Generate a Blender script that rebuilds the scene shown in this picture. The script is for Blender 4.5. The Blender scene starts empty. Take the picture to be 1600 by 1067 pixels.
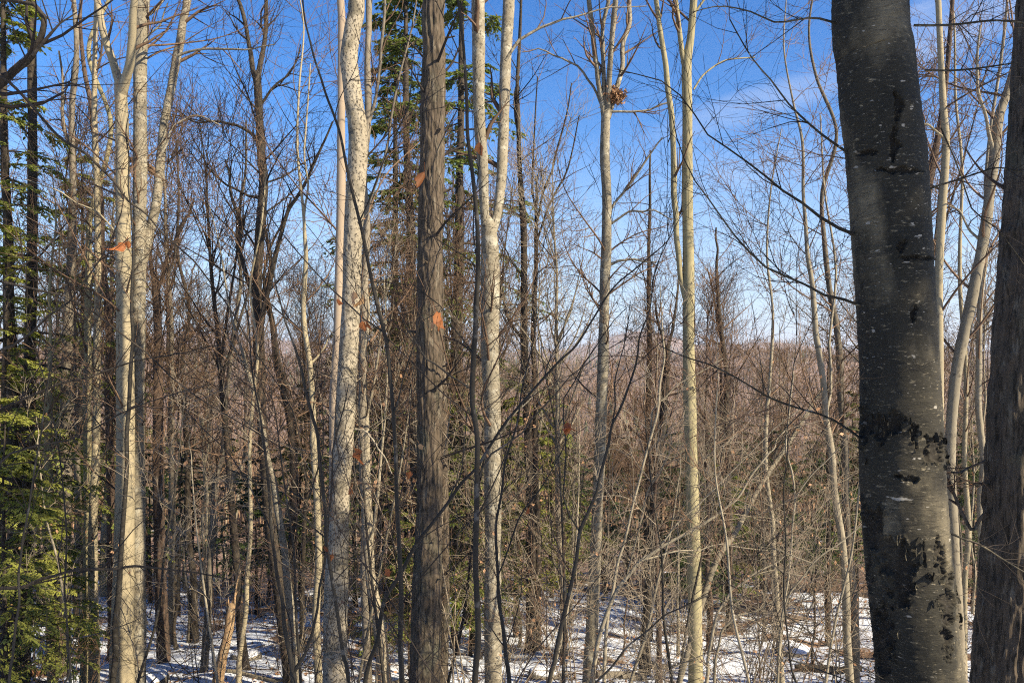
import bpy, math, numpy as np
from mathutils import Vector
C = bpy.context.scene.collection
SC = bpy.context.scene
# ------------------------------------------------------------------ camera
F = 1250.0          # focal length in pixels of the 1600 px wide photograph
HR = 555.0          # row of the horizon
cam_d = bpy.data.cameras.new('camera'); cam = bpy.data.objects.new('camera', cam_d); C.objects.link(cam)
cam.location = (0, 0, 0); cam.rotation_euler = (math.radians(90), 0, 0)
cam_d.sensor_width = 36; cam_d.lens = 36*F/1600; cam_d.shift_y = (HR-533.5)/1600
cam_d.clip_start = .05; cam_d.clip_end = 12000
SC.camera = cam
# ------------------------------------------------------------------ sky and sun
SUN_AZ, SUN_EL = math.radians(180-60), math.radians(36)    # clockwise from +Y
w = bpy.data.worlds.new('World'); SC.world = w; w.use_nodes = True
nt = w.node_tree; nt.nodes.clear()
def N(t, typ, **kw):
    n = t.nodes.new(typ)
    for k, v in kw.items():
        if k in n.inputs.keys(): n.inputs[k].default_value = v
        else: setattr(n, k, v)
    return n
sky = N(nt, 'ShaderNodeTexSky', sky_type='NISHITA', sun_disc=False, sun_elevation=SUN_EL, sun_rotation=SUN_AZ)
sky.altitude = 300; sky.air_density = 1.0; sky.dust_density = .6; sky.ozone_density = 3.0
hsv = N(nt, 'ShaderNodeHueSaturation', Hue=.510, Saturation=1.36, Value=1.0)
tc = N(nt, 'ShaderNodeTexCoord')
mp = N(nt, 'ShaderNodeMapping'); mp.inputs['Scale'].default_value = (1.3, 1.3, 5.5); mp.inputs['Rotation'].default_value = (0, .35, .2)
cn = N(nt, 'ShaderNodeTexNoise', Scale=2.2, Detail=9, Roughness=.62, Distortion=.5)
cr = N(nt, 'ShaderNodeValToRGB'); cr.color_ramp.elements[0].position = .54; cr.color_ramp.elements[1].position = .86
# clouds thin out towards the left
sx = N(nt, 'ShaderNodeSeparateXYZ'); mr = N(nt, 'ShaderNodeMapRange')
mr.inputs['From Min'].default_value = .08; mr.inputs['From Max'].default_value = .42
ml = N(nt, 'ShaderNodeMath', operation='MULTIPLY'); ml2 = N(nt, 'ShaderNodeMath', operation='MULTIPLY'); ml2.inputs[1].default_value = .75
mx = N(nt, 'ShaderNodeMix', data_type='RGBA'); mx.inputs[7].default_value = (4.6, 4.9, 5.5, 1)
bg = N(nt, 'ShaderNodeBackground', Strength=.067); wo = N(nt, 'ShaderNodeOutputWorld')
L = nt.links.new
L(sky.outputs[0], hsv.inputs['Color']); L(tc.outputs['Generated'], mp.inputs[0]); L(mp.outputs[0], cn.inputs[0]); L(cn.outputs[0], cr.inputs[0])

def vm(op, v): n_ = N(nt, 'ShaderNodeVectorMath', operation=op); L(tc.outputs['Generated'], n_.inputs[0]); n_.inputs[1].default_value = v; return n_
wc = Vector((.31, 1, .315)).normalized(); wu = (Vector((1, 0, .30))-wc*wc.dot(Vector((1, 0, .30)))).normalized(); wv = wc.cross(wu)
acc = None
for ax_, wd_ in ((wu, .13), (wv, .022)):
    dn = vm('DOT_PRODUCT', ax_); m1 = N(nt, 'ShaderNodeMath', operation='DIVIDE'); m1.inputs[1].default_value = wd_; L(dn.outputs['Value'], m1.inputs[0]); m2 = N(nt, 'ShaderNodeMath', operation='MULTIPLY'); L(m1.outputs[0], m2.inputs[0]); L(m1.outputs[0], m2.inputs[1])
    if acc is None: acc = m2
    else: m3 = N(nt, 'ShaderNodeMath', operation='ADD'); L(acc.outputs[0], m3.inputs[0]); L(m2.outputs[0], m3.inputs[1]); acc = m3
wm = N(nt, 'ShaderNodeMapRange', interpolation_type='SMOOTHSTEP'); wm.inputs['From Min'].default_value = 1.3; wm.inputs['From Max'].default_value = 0; L(acc.outputs[0], wm.inputs[0])
wn = N(nt, 'ShaderNodeTexNoise', Scale=9, Detail=6, Roughness=.6, Distortion=.4); L(mp.outputs[0], wn.inputs[0]); wf = N(nt, 'ShaderNodeMath', operation='MULTIPLY'); L(wm.outputs[0], wf.inputs[0]); wf2 = N(nt, 'ShaderNodeMath', operation='MULTIPLY'); wf2.inputs[1].default_value = .38; L(wn.outputs[0], wf2.inputs[0]); L(wf2.outputs[0], wf.inputs[1])
L(tc.outputs['Generated'], sx.inputs[0]); L(sx.outputs[0], mr.inputs[0]); L(cr.outputs[0], ml.inputs[0]); L(mr.outputs[0], ml.inputs[1])
L(ml.outputs[0], ml2.inputs[0]); mxx = N(nt, 'ShaderNodeMath', operation='MAXIMUM'); L(ml2.outputs[0], mxx.inputs[0]); L(wf.outputs[0], mxx.inputs[1]); L(mxx.outputs[0], mx.inputs[0]); 
hm_ = N(nt, 'ShaderNodeMapRange'); hm_.inputs['From Min'].default_value = .0; hm_.inputs['From Max'].default_value = .27; hm_.inputs['To Min'].default_value = .85; hm_.inputs['To Max'].default_value = 0
hx = N(nt, 'ShaderNodeMix', data_type='RGBA'); hx.inputs[7].default_value = (3.0, 3.9, 5.5, 1); L(sx.outputs[2], hm_.inputs[0]); L(hm_.outputs[0], hx.inputs[0]); L(hsv.outputs[0], hx.inputs[6]); L(hx.outputs[2], mx.inputs[6]); L(mx.outputs[2], bg.inputs[0]); L(bg.outputs[0], wo.inputs[0])
sl = bpy.data.lights.new('sun', 'SUN'); sl.energy = 5.0; sl.angle = math.radians(.5); sl.color = (1, .85, .62)
sun = bpy.data.objects.new('sun', sl); C.objects.link(sun)
sdir = Vector((math.sin(SUN_AZ)*math.cos(SUN_EL), math.cos(SUN_AZ)*math.cos(SUN_EL), math.sin(SUN_EL)))
sun.rotation_euler = sdir.to_track_quat('Z', 'Y').to_euler(); sun.location = (20, -10, 20)
SC.view_settings.view_transform = 'Standard'; SC.view_settings.look = 'None'; SC.view_settings.gamma = 1
SC.view_settings.use_curve_mapping = False; SC.view_settings.exposure = 1.62
SC.render.engine = 'CYCLES'
SC.cycles.max_bounces = 6; SC.cycles.diffuse_bounces = 2; SC.cycles.transparent_max_bounces = 8; SC.cycles.volume_bounces = 0
SC.cycles.use_denoising = False; SC.cycles.filter_width = 1.1

# ------------------------------------------------------------------ noise, terrain
def _h(ix, iy, iz, seed):
    x = (ix.astype(np.int64)*374761393 + iy.astype(np.int64)*668265263 + iz.astype(np.int64)*2147483647 + seed*1274126177) & 0xffffffff
    x = ((x ^ (x >> 13))*1274126177) & 0xffffffff
    x = ((x ^ (x >> 16))*2246822519) & 0xffffffff
    return ((x ^ (x >> 15)) & 0xffffff)/float(0xffffff)
def noise(p, seed=0):
    p = np.asarray(p, float); i = np.floor(p).astype(np.int64); f = p-i; f = f*f*(3-2*f)
    r = 0
    for dx in (0, 1):
        for dy in (0, 1):
            for dz in (0, 1):
                wgt = (f[..., 0] if dx else 1-f[..., 0])*(f[..., 1] if dy else 1-f[..., 1])*(f[..., 2] if dz else 1-f[..., 2])
                r = r+wgt*_h(i[..., 0]+dx, i[..., 1]+dy, i[..., 2]+dz, seed)
    return r
def fbm(p, seed=0, o=4):
    p = np.asarray(p, float); a = 1; s = 0; t = 0
    for k in range(o): s = s+a*noise(p*2**k+k*17.3, seed+k); t += a; a *= .5
    return s/t
YY = [-60, 0, 4, 7, 10, 13, 16, 22, 30, 45, 80, 150, 300, 500, 700, 1000, 1500, 2500, 3000, 3600, 5200]
ZZ = [2, -1.6, -2.95, -4.05, -5.0, -5.7, -6.15, -6.9, -8.5, -12, -19.5, -34, -58, -62, -50, -27, -24, -4, 4, 0, -40]
HILLS = [(400, 1000, 23, 300, 190), (-560, 1100, 30, 300, 260), (450, 2800, 82, 190, 260), (-1150, 2900, 78, 400, 280), (-700, 2700, 30, 200, 200), (900, 2850, 35, 180, 200), (-60, 2700, 10, 300, 200), (1250, 2800, 16, 500, 200)]
def ground(x, y, fine=True):
    x = np.asarray(x, float); y = np.asarray(y, float)
    z = np.interp(y, YY, ZZ)
    for hx, hy, a, sx_, sy_ in HILLS: z = z+a*np.exp(-((x-hx)/sx_)**2-((y-hy)/sy_)**2)
    q = np.stack([x, y, 0*x], -1)
    z = z+(noise(q*.004, 5)-.5)*14*np.clip((y-150)/300, 0, 1)*np.clip((2600-y)/1500, .15, 1)
    z = z+(noise(q*.03, 6)-.5)*2.0*np.clip((y-25)/60, 0, 1)
    z = z+(noise(q*.22, 7)-.5)*.55
    if fine: z = z+(fbm(q*1.1, 8, 3)-.5)*.30*np.clip((90-y)/60, 0, 1)
    return z
def P(px, row, Y): return np.array([(px-800)/F*Y, Y, (HR-row)/F*Y])

# ------------------------------------------------------------------ mesh helpers
def mesh(name, V, Q=None, T=None, smooth=True, attr=None):
    me = bpy.data.meshes.new(name); V = np.asarray(V, np.float32).reshape(-1, 3)
    q = np.zeros((0, 4), int) if Q is None else np.asarray(Q).reshape(-1, 4)
    t = np.zeros((0, 3), int) if T is None else np.asarray(T).reshape(-1, 3)
    me.vertices.add(len(V)); me.vertices.foreach_set('co', V.ravel())
    nl = 4*len(q)+3*len(t); me.loops.add(nl)
    me.loops.foreach_set('vertex_index', np.concatenate([q.ravel(), t.ravel()]).astype(np.int32))
    me.polygons.add(len(q)+len(t))
    me.polygons.foreach_set('loop_start', np.concatenate([np.arange(len(q))*4, 4*len(q)+np.arange(len(t))*3]).astype(np.int32))
    me.polygons.foreach_set('use_smooth', np.full(len(q)+len(t), smooth))
    me.update(calc_edges=True)
    if attr is not None:
        for k, v in attr.items():
            a = me.attributes.new(k, 'FLOAT', 'POINT'); a.data.foreach_set('value', np.asarray(v, np.float32).ravel())
    return me
def obj(name, me, mat, parent=None, kind=None, loc=None):
    o = bpy.data.objects.new(name, me); C.objects.link(o)
    if mat is not None and me is not None and not me.materials: me.materials.append(mat)
    if parent is not None: o.parent = parent
    if kind: o['kind'] = kind
    if loc is not None: o.location = loc
    return o
def thing(name, label, cat, loc, group=None, rz=0):
    o = bpy.data.objects.new(name, None); C.objects.link(o); o.location = loc; o.rotation_euler = (0, 0, rz)
    o.empty_display_size = .2
    o['label'] = label; o['category'] = cat
    if group: o['group'] = group
    return o
def nrm(v): return v/np.maximum(np.linalg.norm(v, axis=-1, keepdims=True), 1e-9)
def tubes(parts):
    """parts: list of (pts (N,P,3), rad (N,P), sides) -> verts, quads"""
    Vs, Qs, off = [], [], 0
    for pts, rad, k in parts:
        n, p, _ = pts.shape
        if n == 0: continue
        tan = nrm(np.gradient(pts, axis=1)); mean = nrm(pts[:, -1]-pts[:, 0])
        ax = np.zeros((n, 3)); ax[np.arange(n), np.argmin(np.abs(mean), axis=1)] = 1
        u = nrm(np.cross(tan, ax[:, None, :])); v = np.cross(tan, u)
        a = np.arange(k)*2*math.pi/k
        V = pts[:, :, None, :]+rad[:, :, None, None]*(u[:, :, None, :]*np.cos(a)[None, None, :, None]+v[:, :, None, :]*np.sin(a)[None, None, :, None])
        idx = off+np.arange(n*p*k).reshape(n, p, k); nx = np.roll(idx, -1, axis=2)
        Q = np.stack([idx[:, :-1], nx[:, :-1], nx[:, 1:], idx[:, 1:]], -1)
        Vs.append(V.reshape(-1, 3)); Qs.append(Q.reshape(-1, 4)); off += n*p*k
    return np.concatenate(Vs), np.concatenate(Qs)
def at(pts, rad, idx, t):
    p = pts.shape[1]; f = t*(p-1); i = np.minimum(f.astype(int), p-2); f = f-i
    a = pts[idx, i]; b = pts[idx, i+1]
    return a+(b-a)*f[:, None], nrm(b-a), rad[idx, i]*(1-f)+rad[idx, i+1]*f
def grow(pts, rad, n, rng, t=(.3, 1), ln=(.5, 1), ang=(30, 60), P2=6, wander=.15, up=.05, rr=.6, rmin=.003, rmax=1, flat=0, taper=.15, lenpow=0, side=None):
    M = len(pts)*n
    if M == 0: return np.zeros((0, P2, 3)), np.zeros((0, P2))
    idx = np.repeat(np.arange(len(pts)), n)
    tt = rng.uniform(t[0], t[1], M); p0, tan, r0 = at(pts, rad, idx, tt)
    rv = nrm(rng.normal(size=(M, 3)))
    if side is not None: rv = nrm(rv*.6+np.asarray(side)[None])
    if flat: rv[:, 2] *= (1-flat)
    perp = nrm(rv-tan*(rv*tan).sum(-1, keepdims=True))
    a = np.radians(rng.uniform(ang[0], ang[1], M))[:, None]
    d = tan*np.cos(a)+perp*np.sin(a)
    Ls = rng.uniform(ln[0], ln[1], M)*(1-.55*(tt-t[0])/max(t[1]-t[0], 1e-6)*lenpow)
    out = np.zeros((M, P2, 3)); out[:, 0] = p0; st = Ls/(P2-1)
    bend = rng.normal(size=(M, 3))*wander*.35
    for k in range(1, P2):
        d = nrm(d+rng.normal(size=(M, 3))*wander+bend+np.array([0, 0, up]))
        out[:, k] = out[:, k-1]+d*st[:, None]
    rb = np.clip(r0*rr, rmin, rmax)
    R = rb[:, None]*(1-(1-taper)*np.linspace(0, 1, P2)[None]); R = np.maximum(R, rmin*.6)
    return out, R
def catmull(p, m=8):
    p = np.asarray(p, float); q = np.vstack([2*p[0]-p[1], p, 2*p[-1]-p[-2]]); o = []
    for i in range(1, len(q)-2):
        t = np.linspace(0, 1, m, endpoint=False)[:, None]
        o.append(.5*(2*q[i]+(q[i+1]-q[i-1])*t+(2*q[i-1]-5*q[i]+4*q[i+1]-q[i+2])*t**2+(-q[i-1]+3*q[i]-3*q[i+1]+q[i+2])*t**3))
    o.append(q[-2][None]); return np.vstack(o)
def resample(p4, n=None, res=None):
    """p4 (N,4) xyz+radius, smooth and resample by arc length"""
    d = catmull(p4); s = np.concatenate([[0], np.cumsum(np.linalg.norm(np.diff(d[:, :3], axis=0), axis=1))])
    if n is None: n = max(3, int(s[-1]/res)+1)
    t = np.linspace(0, s[-1], n); r = np.stack([np.interp(t, s, d[:, k]) for k in range(4)], -1)
    r[:, 3] = np.maximum(r[:, 3], .0012); return r
def bark_disp(kind, q, s, r, seed):
    """q unit circle dir * r, s along -> displacement in metres, attributes"""
    X = np.stack([q[..., 0], q[..., 1], s], -1); m = np.minimum(1, r/.12)
    if kind == 'ridged':
        wv = (fbm(X*np.array([5, 5, 1.2]), seed+3, 2)-.5)*.05; X2 = X+wv[..., None]
        n1 = 1-np.abs(2*noise(X2*np.array([38, 38, 5.0]), seed)-1); n2 = 1-np.abs(2*noise(X2*np.array([85, 85, 9]), seed+1)-1)
        br = noise(X*np.array([30, 30, 12]), seed+2)
        return m*(.020*(n1**1.3-.55)+.009*(n2-.5)+.012*(br-.5)+.018*(noise(X*np.array([3, 3, 1.]), seed+5)-.5))
    if kind == 'rough':
        n1 = 1-np.abs(2*noise(X*np.array([34, 34, 9]), seed)-1)
        return m*(.010*(n1-.5)+.025*(noise(X*np.array([5, 5, 2.2]), seed+4)-.5)+.006*(noise(X*60, seed+5)-.5))
    if kind == 'patchy':
        n1 = fbm(X*np.array([22, 22, 14]), seed, 3); pit = np.clip((noise(X*np.array([40, 40, 22]), seed+6)-.62)*8, 0, 1)
        return m*(.010*(n1-.5)-.006*pit+.03*(noise(X*np.array([5, 5, 1.8]), seed+4)-.5))
    return m*(.022*(noise(X*np.array([4, 4, 1.2]), seed)-.5)+.0035*(noise(X*np.array([10, 10, 30]), seed+1)-.5)+.003*(noise(X*30, seed+2)-.5))
def trunk(p4, res, na, kind, seed, fine=None, post=None, cap=False):
    r = resample(p4, res=res)
    if fine is not None:      # coarser rings outside the fine range of z
        keep = [0]
        for i in range(1, len(r)):
            z = r[i, 2]; step = res if fine[0] < z < fine[1] else res*10
            if np.linalg.norm(r[i, :3]-r[keep[-1], :3]) >= step*.99 or i == len(r)-1: keep.append(i)
        r = r[keep]
    c = r[:, :3]; rad = r[:, 3]; tan = nrm(np.gradient(c, axis=0)); ref = np.array([1., 0, 0]) if abs(tan[:, 0]).mean() < .8 else np.array([0, 1., 0])
    u = nrm(ref-tan*(tan@ref)[:, None]); v = np.cross(tan, u); s = np.concatenate([[0], np.cumsum(np.linalg.norm(np.diff(c, axis=0), axis=1))])
    a = np.arange(na)*2*math.pi/na; ca, sa = np.cos(a), np.sin(a)
    q = np.stack([ca[None]*rad[:, None], sa[None]*rad[:, None]], -1); S = np.repeat(s[:, None], na, 1); RR = np.repeat(rad[:, None], na, 1)
    D = bark_disp(kind, q, S, RR, seed)
    dirv = u[:, None]*ca[None, :, None]+v[:, None]*sa[None, :, None]
    attr = None
    if post is not None:
        base = c[:, None]+dirv*RR[..., None]; dd, attr = post(base, q, S, RR); D = D+dd
    V = c[:, None]+dirv*(RR+D)[..., None]
    n = len(r); idx = np.arange(n*na).reshape(n, na); nx = np.roll(idx, -1, 1)
    Q = np.stack([idx[:-1], nx[:-1], nx[1:], idx[1:]], -1).reshape(-1, 4)
    V = V.reshape(-1, 3); T = None
    if cap:
        for end, row in ((0, idx[0]), (n-1, idx[-1])):
            ci = len(V); V = np.vstack([V, c[end][None]]); nr = np.roll(row, -1)
            tt = np.stack([np.full(na, ci), row, nr] if end else [np.full(na, ci), nr, row], -1); T = tt if T is None else np.vstack([T, tt])
        if attr: attr = {k: np.concatenate([np.asarray(x).ravel(), [0, 0]]) for k, x in attr.items()}
    return V, Q, T, attr

# ------------------------------------------------------------------ materials
def material(name):
    m = bpy.data.materials.new(name); m.use_nodes = True; t = m.node_tree; b = t.nodes['Principled BSDF']
    b.inputs['Specular IOR Level'].default_value = .25; b.inputs['Roughness'].default_value = .85
    return m, t, b
def ramp(t, a, b, c0=(0, 0, 0, 1), c1=(1, 1, 1, 1)):
    r = N(t, 'ShaderNodeValToRGB'); e = r.color_ramp.elements
    e[0].position = a; e[1].position = b; e[0].color = c0; e[1].color = c1; return r
def col(c): return (c[0], c[1], c[2], 1)
def mixc(t, fac, a, b, blend='MIX'):
    m = N(t, 'ShaderNodeMix', data_type='RGBA', blend_type=blend)
    if isinstance(fac, (int, float)): m.inputs[0].default_value = fac
    else: t.links.new(fac, m.inputs[0])
    for s, i in ((a, 6), (b, 7)):
        if isinstance(s, tuple): m.inputs[i].default_value = col(s)
        else: t.links.new(s, m.inputs[i])
    return m.outputs[2]
def nz(t, co, scale, zs=1, detail=4, rough=.6, dist=0, xs=1):
    m = N(t, 'ShaderNodeMapping'); m.inputs['Scale'].default_value = (xs, xs, zs); t.links.new(co, m.inputs[0])
    n = N(t, 'ShaderNodeTexNoise', Scale=scale, Detail=detail, Roughness=rough, Distortion=dist); t.links.new(m.outputs[0], n.inputs[0])
    return n.outputs[0]
def bark(name, base, alt, s=5, zs=.3, dark=(.03, .025, .02), darkscale=25, darkz=.3, darkthr=(.55, .7), darkamt=.6,
         spot=None, spotscale=14, spotthr=(.56, .6), spotz=1, lent=None, lentthr=(.66, .7), green=None, bump=.5, bdist=.01, bscale=60, bz=.3, var=.2, moss=0, scar=False):
    m, t, b = material(name); lk = t.links.new
    tc = N(t, 'ShaderNodeTexCoord'); oi = N(t, 'ShaderNodeObjectInfo')
    av = N(t, 'ShaderNodeVectorMath', operation='ADD'); lk(tc.outputs['Object'], av.inputs[0])
    sc = N(t, 'ShaderNodeVectorMath', operation='SCALE'); sc.inputs[0].default_value = (13, 7, 31); lk(oi.outputs['Random'], sc.inputs['Scale']); lk(sc.outputs[0], av.inputs[1])
    co = av.outputs[0]
    r = ramp(t, .32, .68, col(base), col(alt)); lk(nz(t, co, s, zs, 6, .65), r.inputs[0]); c = r.outputs[0]
    if green: r = ramp(t, .52, .70); lk(nz(t, co, 2.6, .6, 5), r.inputs[0]); c = mixc(t, r.outputs[0], c, green)
    if spot: r = ramp(t, *spotthr); lk(nz(t, co, spotscale, spotz, 5, .6, .3), r.inputs[0]); c = mixc(t, r.outputs[0], c, spot)
    if dark:
        r = ramp(t, *darkthr); r.color_ramp.elements[1].color = (darkamt,)*3+(1,); lk(nz(t, co, darkscale, darkz, 5, .6, .2), r.inputs[0]); c = mixc(t, r.outputs[0], c, dark)
    if lent: r = ramp(t, *lentthr); lk(nz(t, co, 34, 3.2, 2, .5), r.inputs[0]); lm = N(t, 'ShaderNodeMath', operation='MULTIPLY'); r3 = ramp(t, .42, .56); lk(nz(t, co, 5, 2.5, 3), r3.inputs[0]); lk(r.outputs[0], lm.inputs[0]); lk(r3.outputs[0], lm.inputs[1]); c = mixc(t, lm.outputs[0], c, lent); r = ramp(t, .69, .71); lk(nz(t, co, 11, 2.6, 3, .5), r.inputs[0]); c = mixc(t, r.outputs[0], c, lent)
    if scar:
        at_ = N(t, 'ShaderNodeAttribute', attribute_name='scar'); c = mixc(t, at_.outputs['Fac'], c, (.010, .008, .006))
    h = N(t, 'ShaderNodeHueSaturation'); lk(c, h.inputs['Color'])
    mr = N(t, 'ShaderNodeMapRange'); mr.inputs['To Min'].default_value = 1-var; mr.inputs['To Max'].default_value = 1+var; lk(oi.outputs['Random'], mr.inputs[0]); lk(mr.outputs[0], h.inputs['Value'])
    lk(h.outputs[0], b.inputs['Base Color'])
    if bump:
        bp = N(t, 'ShaderNodeBump', Strength=bump, Distance=bdist); lk(nz(t, co, bscale, bz, 5, .7), bp.inputs['Height']); lk(bp.outputs[0], b.inputs['Normal'])
    return m
M = {}
M['beech'] = bark('bark_beech', (0.261, 0.223, 0.146), (0.192, 0.168, 0.111), 3, .5, spot=(0.113, 0.099, 0.073), spotscale=9, spotthr=(.60, .68), spotz=.8, darkamt=.55, darkscale=30, darkz=2.2, darkthr=(.60, .68), bump=.5, bdist=.006, bz=1.6, bscale=50, var=.06)
M['speckled'] = bark('bark_speckled', (0.278, 0.248, 0.190), (0.189, 0.166, 0.123), 5, .8, dark=(0.025, 0.020, 0.015), darkscale=44, darkz=.8, darkthr=(.535, .59), darkamt=.85, spot=(0.123, 0.109, 0.078), spotscale=4.5, spotthr=(.52, .64), bump=.8, bdist=.012, bscale=34, bz=.8, var=.04)
M['maple'] = bark('bark_maple', (0.192, 0.171, 0.126), (0.130, 0.115, 0.083), 5, .6, dark=(0.031, 0.026, 0.019), darkscale=40, darkz=.8, darkthr=(.55, .61), darkamt=.75, spot=(0.270, 0.255, 0.204), spotscale=6, spotthr=(.52, .66), bump=.7, bdist=.01, bscale=40, bz=.5, var=.05)
M['cedar'] = bark('bark_brown_shaggy', (0.086, 0.066, 0.046), (0.048, 0.037, 0.026), 9, .12, dark=(0.012, 0.010, 0.006), darkscale=42, darkz=.2, darkthr=(.5, .62), darkamt=.8, spot=(0.127, 0.110, 0.082), spotscale=20, spotz=.25, spotthr=(.56, .68), green=(0.053, 0.053, 0.036), bump=.9, bdist=.012, bscale=60, bz=.12, var=.05)
M['olive'] = bark('bark_olive', (0.231, 0.204, 0.121), (0.176, 0.158, 0.088), 3, .4, spot=(0.140, 0.133, 0.079), spotscale=7, spotthr=(.56, .7), dark=(0.055, 0.045, 0.027), darkscale=22, darkz=1.6, darkthr=(.63, .69), darkamt=.7, bump=.35, bdist=.005, bz=1.5, var=.05)
M['pink'] = bark('bark_smooth_pinkish', (0.255, 0.204, 0.152), (0.206, 0.167, 0.127), 3, .5, dark=(0.061, 0.042, 0.030), darkscale=9, darkz=2.5, darkthr=(.64, .72), darkamt=.6, bump=.2, bdist=.004, bz=2, var=.05)
M['dark'] = bark('bark_dark', (0.028, 0.022, 0.016), (0.049, 0.040, 0.029), 8, .4, dark=(0.006, 0.005, 0.004), darkscale=30, darkz=.4, darkthr=(.5, .62), darkamt=.8, spot=(0.082, 0.066, 0.046), spotscale=10, spotthr=(.62, .68), bump=.9, bdist=.012, var=.2)
M['red'] = bark('bark_redbrown', (0.086, 0.056, 0.039), (0.055, 0.038, 0.028), 8, .25, darkscale=34, darkz=.3, darkthr=(.5, .62), darkamt=.7, spot=(0.118, 0.092, 0.069), spotscale=12, spotthr=(.58, .66), bump=.8, bdist=.012, bz=.3, var=.15)
M['birch'] = bark('bark_black_birch', (0.012, 0.012, 0.009), (0.030, 0.027, 0.019), 2.4, .8, green=(.13, .112, .074), dark=(0.009, 0.008, 0.006), darkscale=17, darkz=4.5, darkthr=(.55, .66), darkamt=.5, spot=(.21, .182, .122), spotscale=26, spotz=3.0, spotthr=(.60, .74), lent=(0.245, 0.230, 0.194), lentthr=(.70, .74), bump=.8, bdist=.008, bscale=34, bz=3.8, var=.02, scar=True)
M['grey'] = bark('bark_grey', (0.094, 0.082, 0.064), (0.144, 0.126, 0.095), 5, .5, dark=(0.028, 0.023, 0.018), darkscale=24, darkz=.6, darkthr=(.54, .64), darkamt=.6, bump=.5, bdist=.01, var=.3)
M['pale'] = bark('bark_pale', (0.208, 0.184, 0.134), (0.148, 0.129, 0.093), 5, .5, spot=(0.082, 0.071, 0.055), spotscale=12, spotthr=(.60, .66), darkamt=.5, bump=.4, bdist=.008, var=.25)
M['twig_pale'] = bark('twig_pale', (0.200, 0.167, 0.123), (0.126, 0.104, 0.074), 2, 1, dark=None, bump=0, var=.25)
M['twig_brown'] = bark('twig_brown', (0.071, 0.044, 0.027), (0.132, 0.085, 0.054), 1.5, 1, dark=None, bump=0, var=.35)
M['twig_dark'] = bark('twig_dark', (0.016, 0.012, 0.010), (0.027, 0.021, 0.017), 2, 1, dark=None, bump=0, var=.25)
M['stem_grey'] = bark('stem_grey', (0.030, 0.027, 0.022), (0.020, 0.018, 0.014), 6, .6, dark=(0.012, 0.010, 0.008), darkscale=20, darkz=1.5, spot=(0.079, 0.075, 0.067), spotscale=15, spotthr=(.6, .66), bump=.3, bdist=.004, var=.2)
M['wood'] = bark('broken_wood', (0.315, 0.218, 0.121), (0.231, 0.146, 0.079), 9, .12, dark=(0.055, 0.030, 0.018), darkscale=40, darkz=.1, darkthr=(.54, .64), spot=(0.334, 0.273, 0.182), spotscale=8, spotthr=(.55, .65), bump=.8, bdist=.01, bz=.1, var=.1)
M['rot'] = bark('rotten_wood', (0.182, 0.091, 0.045), (0.115, 0.061, 0.033), 9, 1, dark=(0.024, 0.016, 0.009), darkscale=20, darkz=1, bump=.9, bdist=.02, bz=1, var=.25)
def leafmat(name, c1, c2, trans, var=.25, scale=3., backmix=.35):
    m = bpy.data.materials.new(name); m.use_nodes = True; t = m.node_tree; t.nodes.clear(); lk = t.links.new
    tc = N(t, 'ShaderNodeTexCoord'); oi = N(t, 'ShaderNodeObjectInfo'); r = ramp(t, .3, .7, col(c1), col(c2)); lk(nz(t, tc.outputs['Object'], scale, 1, 4), r.inputs[0])
    h = N(t, 'ShaderNodeHueSaturation'); lk(r.outputs[0], h.inputs['Color']); mr = N(t, 'ShaderNodeMapRange'); mr.inputs['To Min'].default_value = 1-var; mr.inputs['To Max'].default_value = 1+var
    lk(oi.outputs['Random'], mr.inputs[0]); lk(mr.outputs[0], h.inputs['Value'])
    d = N(t, 'ShaderNodeBsdfPrincipled', Roughness=.6); d.inputs['Specular IOR Level'].default_value = .25; tr = N(t, 'ShaderNodeBsdfTranslucent'); mx = N(t, 'ShaderNodeMixShader'); mx.inputs[0].default_value = backmix
    tm = mixc(t, 1.0, h.outputs[0], trans, 'MULTIPLY'); lk(h.outputs[0], d.inputs['Base Color']); lk(tm, tr.inputs[0]); lk(d.outputs[0], mx.inputs[1]); lk(tr.outputs[0], mx.inputs[2])
    o = N(t, 'ShaderNodeOutputMaterial'); lk(mx.outputs[0], o.inputs[0]); return m
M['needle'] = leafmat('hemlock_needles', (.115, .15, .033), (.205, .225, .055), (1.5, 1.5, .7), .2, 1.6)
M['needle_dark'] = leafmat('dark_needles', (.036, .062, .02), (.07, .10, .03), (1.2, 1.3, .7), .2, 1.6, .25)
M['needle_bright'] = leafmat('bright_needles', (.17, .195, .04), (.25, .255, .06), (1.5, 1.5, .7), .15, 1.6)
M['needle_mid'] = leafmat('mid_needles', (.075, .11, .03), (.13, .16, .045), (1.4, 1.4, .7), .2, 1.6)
M['leaf_rust'] = leafmat('leaf_rust', (.20, .065, .022), (.30, .12, .042), (1.8, 1.2, .8), .3, 30)
M['leaf_tan'] = leafmat('leaf_tan', (.32, .20, .10), (.40, .27, .14), (1.5, 1.2, .9), .2, 30)
M['leaf_litter'] = leafmat('leaf_litter', (.20, .105, .055), (.30, .18, .10), (1.2, 1, .8), .2, 3, .15)
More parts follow.
